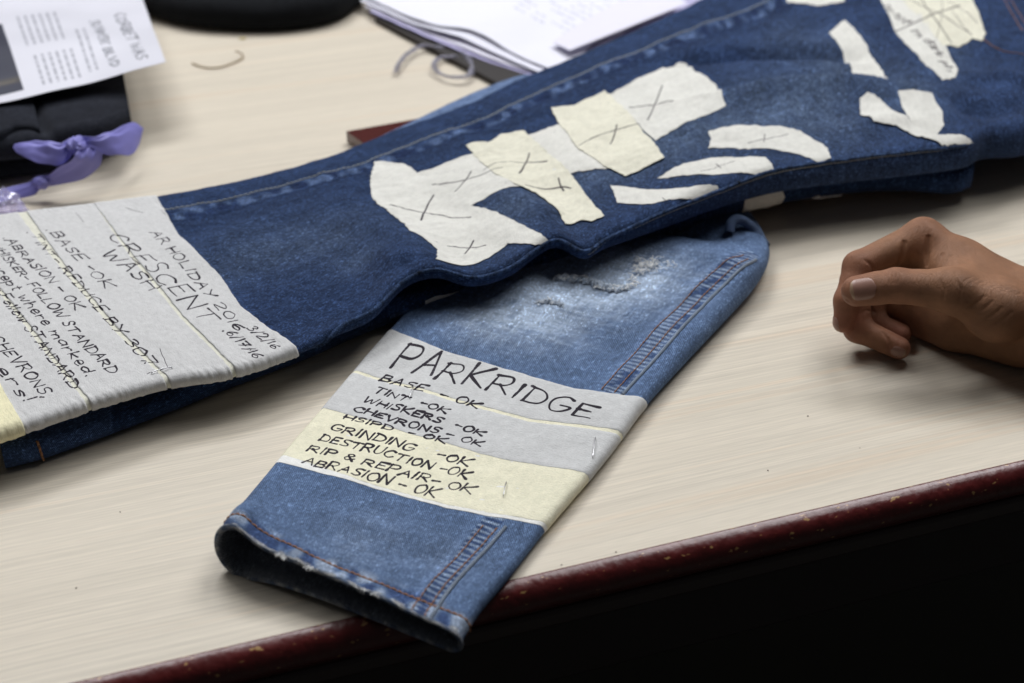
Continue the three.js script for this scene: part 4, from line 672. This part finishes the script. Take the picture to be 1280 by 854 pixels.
  const pore = dataTex(512, 512, (x, y) => { const a = noise(x / 5, y / 5, 1), b = noise(x / 11 + y / 25, y / 40 - x / 30, 6), c = noise(x / 30 - y / 12, y / 14, 3); return 0.5 + 0.22 * a - 0.25 * Math.max(0, 0.3 - Math.abs(b)) - 0.22 * Math.max(0, 0.25 - Math.abs(c)); }); pore.repeat.set(1 / 0.028, 1 / 0.028);
  const skin = new THREE.MeshPhysicalMaterial({ vertexColors: true, roughness: 0.52, specularIntensity: 0.7, bumpMap: pore, bumpScale: 0.0009 });
  const b = base('person', [W.x, T, W.z]); tag(b, 'bare hand lying half curled on the table at the right, thumb towards the viewer', 'person');
  put('hand', g, skin, b);
  const nailMat = plain(0.30, 0.160, 0.120, 0.4, { clearcoat: 0.15, clearcoatRoughness: 0.35 }), tipMat = plain(0.36, 0.23, 0.15, 0.4);
  const nail = (a, tip, nrm, l, wd, back, label) => {             // a curved plate let into the back of the last joint
    const ax = tip.clone().sub(a).normalize(), nz = nrm.clone().addScaledVector(ax, -nrm.dot(ax)).normalize(), bn = ax.clone().cross(nz);
    const on = (s, w, lift) => { const q = tip.clone().addScaledVector(ax, s).addScaledVector(bn, w * 0.9).addScaledVector(nz, 0.02); let k = 0.02; for (let i = 0; i < 40; i++) { const d = sdf(q.x, q.y, q.z); if (d < 1e-5) break; q.addScaledVector(nz, -d * 0.9); } void k; return q.addScaledVector(nz, lift - 0.0022 * Math.pow(w / wd, 2) * 0); };
    const plate = (s0, s1, lift) => gridGeo(14, 16, (u, v) => { const x = u * 2 - 1, vv = mix(s0, s1, v), q = clamp((vv - 0.5) * 2, -1, 1), half = wd * Math.pow(1 - Math.pow(Math.abs(q), 4.5), 0.4); const edge = 1 - Math.pow(Math.abs(x), 6); return on(-back + l * vv - 0.0006 * x * x * (vv > 0.5 ? 1 : -1), half * x, lift * (0.25 + 0.75 * edge)); });
    put('nail', plate(0, 0.86, 0.0005), nailMat, b); put('nail_edge', plate(0.86, 1.0, 0.00055), tipMat, b);
  };
  nail(tI, tT, V3(-0.10, 0.60, 0.80), 0.0168, 0.0076, 0.0105);
  nail(iD, iT, V3(-0.95, 0.0, 0.25), 0.0105, 0.0046, 0.004);
  nail(mD, mT, V3(-0.1, 0.05, 1), 0.0100, 0.0042, 0.004);
}
// ------------------------------------------------------------------ things lying about behind
const sheetGeo = (edge0, edge1, nu, nv, wave) => {        // between two edges of [x, y, h] pixel points; a sheet with two faces 0.25 mm apart
  const cv = (e) => new THREE.CatmullRomCurve3(e.map((q) => P(...q)), false, 'centripetal'), a = cv(edge0), b = cv(edge1);
  const at = (u, v, o) => { const p = a.getPointAt(u).lerp(b.getPointAt(u), v); p.y += wave ? wave(u, v, p) : 0; p.y += o; return p; };
  const top = gridGeo(nu, nv, (u, v) => at(u, v, 0)), bot = flip(gridGeo(nu, nv, (u, v) => at(u, v, -0.00025)));
  return mergeGeometries([top, bot]);
};
{ // dark folded jeans under the printed sheet
  const g = base('folded_black_jeans', [P(20, 170).x, T, P(20, 170).z]); tag(g, 'black denim jeans folded in a pile at the top left, under the printed sheet', 'jeans');
  const dk = (k) => (U, Y, p) => { const m = dyeNoise(U, Y, 3) * k; return [0.017 * m, 0.019 * m, 0.026 * m]; };
  const lo = new Tube([[-150, 120, -150, 245, 0.010, 0.010, 0.017], [0, 110, 0, 216, 0.010, 0.010, 0.017], [60, 105, 62, 207, 0.010, 0.010, 0.017], [110, 100, 116, 190, 0.010, 0.010, 0.016], [138, 95, 146, 172, 0.010, 0.010, 0.014]]);
  const hi = new Tube([[-150, 100, -150, 200, 0.030, 0.030, 0.020], [20, 85, 26, 190, 0.030, 0.029, 0.020], [70, 72, 76, 178, 0.030, 0.029, 0.020], [120, 60, 130, 168, 0.029, 0.028, 0.019], [146, 52, 164, 152, 0.027, 0.026, 0.016]], { folds: [{ px: [[20, 110], [40, 140], [58, 170]], w: 0.006, a: -0.006, h: 0.035, open: true }] });
  const flap = new Tube([[-150, 90, -150, 184, 0.042, 0.041, 0.008], [-20, 82, -20, 176, 0.042, 0.041, 0.008], [15, 80, 22, 163, 0.041, 0.040, 0.008], [30, 80, 50, 166, 0.039, 0.038, 0.007]]);
  for (const [q, k] of [[lo, 0.9], [hi, 1.3], [flap, 1.25]]) put('folded_layer', mergeGeometries([q.cloth(110, 130, dk(k)), closeEnd(q, 1, 50, [0.017, 0.019, 0.026])]), DENIM, g);
}
{ // printed sheet
  const c = canvas(1200, 900), x = c.getContext('2d'); x.fillStyle = 'rgb(226,226,236)'; x.fillRect(0, 0, 1200, 900);
  const uvp = (u, v) => [u * 1200, (1 - v) * 900];
  x.fillStyle = 'rgb(44,47,66)'; x.fillRect(...uvp(0.30, 0.44), 0.285 * 1200, 0.40 * 900); x.fillStyle = 'rgb(70,66,66)'; x.fillRect(...uvp(0.30, 0.115), 0.285 * 1200, 0.03 * 900); x.fillStyle = 'rgb(96,90,82)'; x.fillRect(...uvp(0.30, 0.10), 0.27 * 1200, 0.008 * 900);
  x.strokeStyle = 'rgb(96,98,108)';
  handwrite(x, 'CORBET WAS', ...uvp(0.905, 0.40), ...uvp(0.925, 0.05), 36, 5, 0.1); x.strokeStyle = 'rgb(130,132,142)'; handwrite(x, 'SUNRISE BLVD', ...uvp(0.83, 0.37), ...uvp(0.845, 0.05), 30, 5.5, 0);
  x.fillStyle = 'rgba(120,122,135,0.55)'; seed = 31;
  const lines = (u0, n, v0, v1) => { for (let i = 0; i < n; i++) { let v = v0; while (v > v1) { const l = 0.01 + rnd() * 0.03; x.fillRect(...uvp(u0 - i * 0.021, v), 9, Math.min(l, v - v1) * 900); v -= l + 0.006; } } };
  lines(0.80, 2, 0.32, 0.06); lines(0.735, 6, 0.47, 0.26); lines(0.745, 6, 0.20, 0.04);
  const im = canvasTex(c);
  const geo = sheetGeo([[-240, 178, 0.051], [-100, 150, 0.051], [0, 128, 0.051], [110, 104, 0.051], [207, 77, 0.056]], [[-300, -20, 0.051], [-120, -50, 0.051], [-20, -65, 0.051], [70, -78, 0.051], [150, -88, 0.056]], 60, 50, (u, v, p) => 0.006 * Math.sin(Math.PI * Math.min(1, v * 1.2)) * sstep(0.6, 1, u) * -1 + 0.0016 * noise(p.x * 20, p.z * 20) + 0.004 * Math.exp(-((v - 0.25) ** 2) / 0.02) * Math.exp(-((u - 0.72) ** 2) / 0.03));
  tag(put('printed_sheet', geo, new THREE.MeshPhysicalMaterial({ map: im, roughness: 0.5, clearcoat: 0.8, clearcoatRoughness: 0.12, bumpMap: crepe, bumpScale: 0.0003 })), 'white printed sheet in a glossy sleeve lying on the black folded jeans', 'printed sheet');
}
{ // lavender ribbon tied round the black jeans
  const g = base('ribbon', [P(95, 180).x, T, P(95, 180).z]); tag(g, 'lavender satin ribbon tied in a bow on the black jeans', 'ribbon');
  const mat = new THREE.MeshPhysicalMaterial({ color: new THREE.Color().setRGB(0.235, 0.225, 0.60), roughness: 0.5, sheen: 0.4, sheenRoughness: 0.4, sheenColor: new THREE.Color(0.6, 0.6, 0.9), side: THREE.DoubleSide });
  const strip = (rows, puff) => { const a = new THREE.CatmullRomCurve3(rows.map((r) => P(r[0], r[1], r[4]))), b = new THREE.CatmullRomCurve3(rows.map((r) => P(r[2], r[3], r[5] ?? r[4]))); const f = (o) => gridGeo(24, 60, (u, v) => { const p = a.getPoint(v).lerp(b.getPoint(v), u); p.y += 0.55 * puff * Math.sin(Math.PI * u) * Math.sin(Math.PI * v) + 0.0030 * noise(u * 2.4 + puff * 900, v * 5) * Math.sin(Math.PI * Math.min(1, v * 1.3)) + 0.0016 * Math.sin(u * 17 + 4 * noise(v * 3, 1)) * Math.exp(-v * 3.2) - o; return p; }); return mergeGeometries([f(0), flip(f(0.0006))]); };
  put('loop', strip([[93, 175, 93, 188, 0.042, 0.036], [76, 176, 80, 202, 0.044, 0.032], [52, 176, 60, 205, 0.042, 0.030], [28, 178, 38, 199, 0.038, 0.032], [14, 181, 20, 190, 0.034, 0.032]], 0.006), mat, g);
  put('loop', strip([[96, 174, 98, 188, 0.042, 0.036], [116, 169, 124, 190, 0.044, 0.032], [142, 163, 148, 193, 0.040, 0.026], [168, 153, 166, 191, 0.034, 0.020], [179, 160, 174, 180, 0.028, 0.020]], 0.006), mat, g);
  put('tail', strip([[100, 184, 128, 190, 0.040, 0.034], [92, 196, 124, 206, 0.038, 0.024], [76, 206, 108, 221, 0.032, 0.016], [60, 216, 76, 231, 0.024, 0.012], [46, 224, 52, 233, 0.018, 0.010], [36, 228, 44, 242, 0.014, 0.008], [14, 233, 20, 248, 0.010, 0.004], [-8, 238, -4, 254, 0.008, 0.003]], 0.004), mat, g);
  const kn = new THREE.SphereGeometry(1, 28, 20); { const p = kn.attributes.position; for (let i = 0; i < p.count; i++) { const x = p.getX(i), y = p.getY(i), z = p.getZ(i), k = 1 + 0.25 * noise(x * 3, y * 3, z * 3) + 0.11 * Math.sin(9 * x + 3 * z + 4 * noise(x, y, z)); p.setXYZ(i, x * 0.0066 * k, y * 0.006 * k, z * 0.0085 * k); } kn.computeVertexNormals(); const q = P(95, 181, 0.041); kn.translate(q.x, q.y, q.z); }
  put('knot', kn, mat, g);
  const k2 = new THREE.SphereGeometry(1, 24, 16); { const p = k2.attributes.position; for (let i = 0; i < p.count; i++) { const x = p.getX(i), y = p.getY(i), z = p.getZ(i), k = 1 + 0.2 * noise(x * 3, y * 3, z * 3 + 4); p.setXYZ(i, x * 0.007 * k, y * 0.005 * k, z * 0.006 * k); } k2.computeVertexNormals(); const q = P(52, 228, 0.015); k2.translate(q.x, q.y, q.z); }
  put('knot', k2, mat, g);
}
{ // crumpled clear wrapper
  let s = new THREE.IcosahedronGeometry(1, 5); s.deleteAttribute('normal'); s.deleteAttribute('uv'); s = mergeVertices(s, 1e-4); const p = s.attributes.position, c = P(-2, 262, 0.011);
  for (let i = 0; i < p.count; i++) { const x = p.getX(i), y = p.getY(i), z = p.getZ(i), k = 0.7 + 0.9 * Math.abs(noise(x * 3, y * 3, z * 3)) + 0.5 * Math.abs(noise(x * 8, y * 8, z * 8)); p.setXYZ(i, c.x + x * 0.017 * k, Math.max(T + 0.0004, c.y + y * 0.013 * k), c.z + z * 0.020 * k); }
  s = s.toNonIndexed(); s.computeVertexNormals();
  tag(put('plastic_wrapper', s, new THREE.MeshPhysicalMaterial({ color: new THREE.Color(0.82, 0.80, 0.95), roughness: 0.18, transmission: 0.75, thickness: 0, clearcoat: 1, side: THREE.DoubleSide })), 'crumpled clear plastic wrapper at the end of the ribbon', 'wrapper');
}
{ // black garment at the top edge
  const q = new Tube([[120, -150, 150, -20, 0.02, 0.012, 0.02], [170, -150, 178, 6, 0.02, 0.012, 0.022], [230, -150, 225, 19, 0.02, 0.014, 0.026], [300, -150, 290, 25, 0.022, 0.014, 0.027], [370, -150, 360, 24, 0.022, 0.014, 0.027], [430, -150, 420, 15, 0.02, 0.013, 0.024], [470, -150, 452, -2, 0.016, 0.010, 0.016]], { lumps: 0.003, folds: [{ px: [[250, -20], [290, 0], [340, 8]], w: 0.01, a: 0.005 }, { px: [[330, -10], [390, 2], [440, 0]], w: 0.01, a: 0.004 }] });
  tag(put('black_garment', mergeGeometries([q.cloth(90, 110, (U, Y) => { const m = dyeNoise(U, Y, 8); return [0.008 * m, 0.009 * m, 0.011 * m]; }), closeEnd(q, 0, 40, [0.012, 0.013, 0.016]), closeEnd(q, 1, 40, [0.012, 0.013, 0.016])]), DENIM), 'black folded garment at the far edge beside the paper stack', 'garment');
}
{ // papers
  const slab = (pts, h0, h1, r = 0.002) => { const a = pts.map(([x, y]) => P(x, y, h1)), c = a.reduce((s, p) => s.add(p), V3()).divideScalar(a.length); const sh = new THREE.Shape(a.map((p) => new THREE.Vector2(p.x - c.x, -(p.z - c.z)))); const g = new THREE.ExtrudeGeometry(sh, { depth: h1 - h0 - 0.001, bevelEnabled: true, bevelSize: 0.0006, bevelThickness: 0.0005, bevelSegments: 2 }); g.rotateX(-Math.PI / 2); g.translate(c.x, T + h0 + 0.0005, c.z); return g; };
  tag(put('shade_slab', slab([[470, 22], [636, 110], [760, 70], [600, -60]], 0.0004, 0.006), plain(0.014, 0.010, 0.009, 0.6)), 'dark brown slab drawn for the shade and some dark thing under the stack of papers', 'shade_slab');  // dark slab carries the shade under the papers plus an unidentified dark thing
  tag(put('wooden_board', slab([[434, 164], [530, 147], [660, 120], [720, 170], [470, 189]], 0.0004, 0.011), plain(0.075, 0.012, 0.010, 0.25, { clearcoat: 0.6, clearcoatRoughness: 0.15 })), 'dark red lacquered board corner sticking out behind the jeans', 'board');
  const mk = (k) => { const c = canvas(1024, 1024), x = c.getContext('2d'); x.fillStyle = ['rgb(226,226,236)', 'rgb(222,222,234)', 'rgb(222,220,234)', 'rgb(176,172,206)'][k]; x.fillRect(0, 0, 1024, 1024); seed = 40 + k; x.fillStyle = 'rgba(120,120,140,0.42)'; if (k < 2) for (let i = 0; i < 13; i++) { let a = 640; while (a < 1000) { const l = 8 + rnd() * 40; if (rnd() < 0.72) x.fillRect(a, 575 + i * 24 + rnd() * 4, l, 5); a += l + 9; } } if (!k) { x.fillStyle = 'rgb(140,236,150)'; x.fillRect(900, 568, 95, 52); } return canvasTex(c); };
  const pm = [0, 1, 2, 3].map((k) => new THREE.MeshPhysicalMaterial({ map: mk(k), roughness: 0.75, specularIntensity: 0.4, side: THREE.DoubleSide }));
  const sheets = [ // near edge left -> near corner; far edge; material; label
    [[[462, 14, 0.009], [560, 58, 0.008], [632, 84, 0.007], [700, 104, 0.007]], [[760, -170, 0.009], [850, -130, 0.008], [930, -100, 0.008], [1000, -70, 0.007]], 3, 'lavender tinted sheet at the bottom of the paper stack', 0.001],
    [[[456, 8, 0.0095], [545, 46, 0.0095], [622, 76, 0.009], [694, 98, 0.0085]], [[720, -190, 0.0105], [820, -150, 0.0105], [900, -110, 0.010], [960, -80, 0.009]], 2, 'white sheet low in the stack, its long edge nearest the loose cord', 0.0012],
    [[[450, 1, 0.0115], [530, 34, 0.013], [575, 46, 0.015], [640, 76, 0.0115], [690, 96, 0.0105]], [[700, -200, 0.0125], [780, -160, 0.0135], [830, -140, 0.015], [880, -110, 0.012], [930, -85, 0.011]], 1, 'white sheet with a curled edge in the middle of the stack', 0.0012],
    [[[452, -6, 0.0145], [540, 30, 0.016], [590, 38, 0.0185], [650, 70, 0.014], [704, 92, 0.012]], [[690, -210, 0.0145], [760, -170, 0.016], [800, -150, 0.018], [850, -125, 0.014], [900, -100, 0.012]], 0, 'topmost white sheet with a green mark on the paper stack', 0.0015],
  ];
  for (const [a, b, k, label, w] of sheets) tag(put('paper_sheet', sheetGeo(a, b, 60, 40, (u, v, p) => w * (noise(p.x * 16, p.z * 16, k) + 0.6 * noise(p.x * 45, p.z * 45, k + 3))), pm[k]), label, 'sheet of paper');
  tag(put('paper_sheet', sheetGeo([[712, 63, 0.0195], [770, 40, 0.020], [860, 4, 0.0195]], [[690, 52, 0.0185], [740, 20, 0.019], [820, -22, 0.0185]], 30, 8), pm[2]), 'folded paper strip lying slanted on the topmost sheet', 'paper strip');
}
{ // small things
  const cp = [[495, 92], [500, 78], [513, 66], [530, 58], [545, 60], [562, 60], [580, 68], [590, 84], [584, 97], [565, 98], [548, 92], [543, 82], [552, 73], [570, 72]].map(([x, y], i) => P(x, y, 0.003 + 0.003 * Math.abs(Math.sin(i * 1.3))));
  const cc = new THREE.CatmullRomCurve3(cp), N = 260, sp = cc.getSpacedPoints(N); seed = 3;
  const strand = (ph, r) => { const q = sp.map((p, i) => { const a = i * 0.55 + ph; return p.clone().add(V3(Math.cos(a) * 0.0022 * (1 + noise(i * 0.2, ph)), Math.abs(Math.sin(a)) * 0.002, Math.sin(a * 0.9) * 0.002 * (1 + noise(i * 0.2, ph + 5)))); }); return tube(q, r, 5, false, N * 3); };
  tag(put('twine', mergeGeometries([strand(0, 0.0004), strand(1.3, 0.0003), strand(2.6, 0.0004), strand(3.9, 0.0003), strand(5.2, 0.0004)]), plain(0.48, 0.47, 0.58, 0.35, { transmission: 0.35, thickness: 0 })), 'loose grey lavender tangle of twisted twine in front of the papers', 'twine');
  const tp = [[240, 79], [250, 83], [262, 85], [275, 84], [288, 80], [300, 75], [304, 70], [300, 66], [294, 64]].map(([x, y], i) => P(x, y, 0.001 + (i > 6 ? 0.003 * (i - 6) : 0)));
  tag(put('loose_thread', tube(tp, 0.0007, 6, false, 60), plain(0.30, 0.20, 0.09, 0.9)), 'short brown thread lying curved on the bare table top', 'thread');
  const sc = new THREE.IcosahedronGeometry(0.0022, 2); { const p = sc.attributes.position; for (let i = 0; i < p.count; i++) p.setXYZ(i, p.getX(i) * 1.6, p.getY(i) * 0.25, p.getZ(i)); const q = P(303, 48, 0.0006); sc.translate(q.x, q.y, q.z); }
  tag(put('paper_scrap', sc, plain(0.62, 0.52, 0.22, 0.8)), 'tiny yellow scrap behind the brown thread', 'scrap');
  seed = 61; const sp2 = [[702, 706], [960, 588], [1010, 520], [1075, 560], [150, 640], [95, 735], [770, 690]].map(([x, y]) => { const g = new THREE.IcosahedronGeometry(0.00025 + rnd() * 0.00025, 1), q = P(x, y, 0.0003); g.scale(1 + rnd(), 0.5, 1); g.rotateY(rnd() * 6); g.translate(q.x, q.y, q.z); return g; });
  tag(put('lint', mergeGeometries(sp2), plain(0.20, 0.16, 0.14, 0.9)), 'scattered tiny dark specks of lint on the bare table top', 'lint', null, 'stuff');
}
renderer.render(scene, camera);
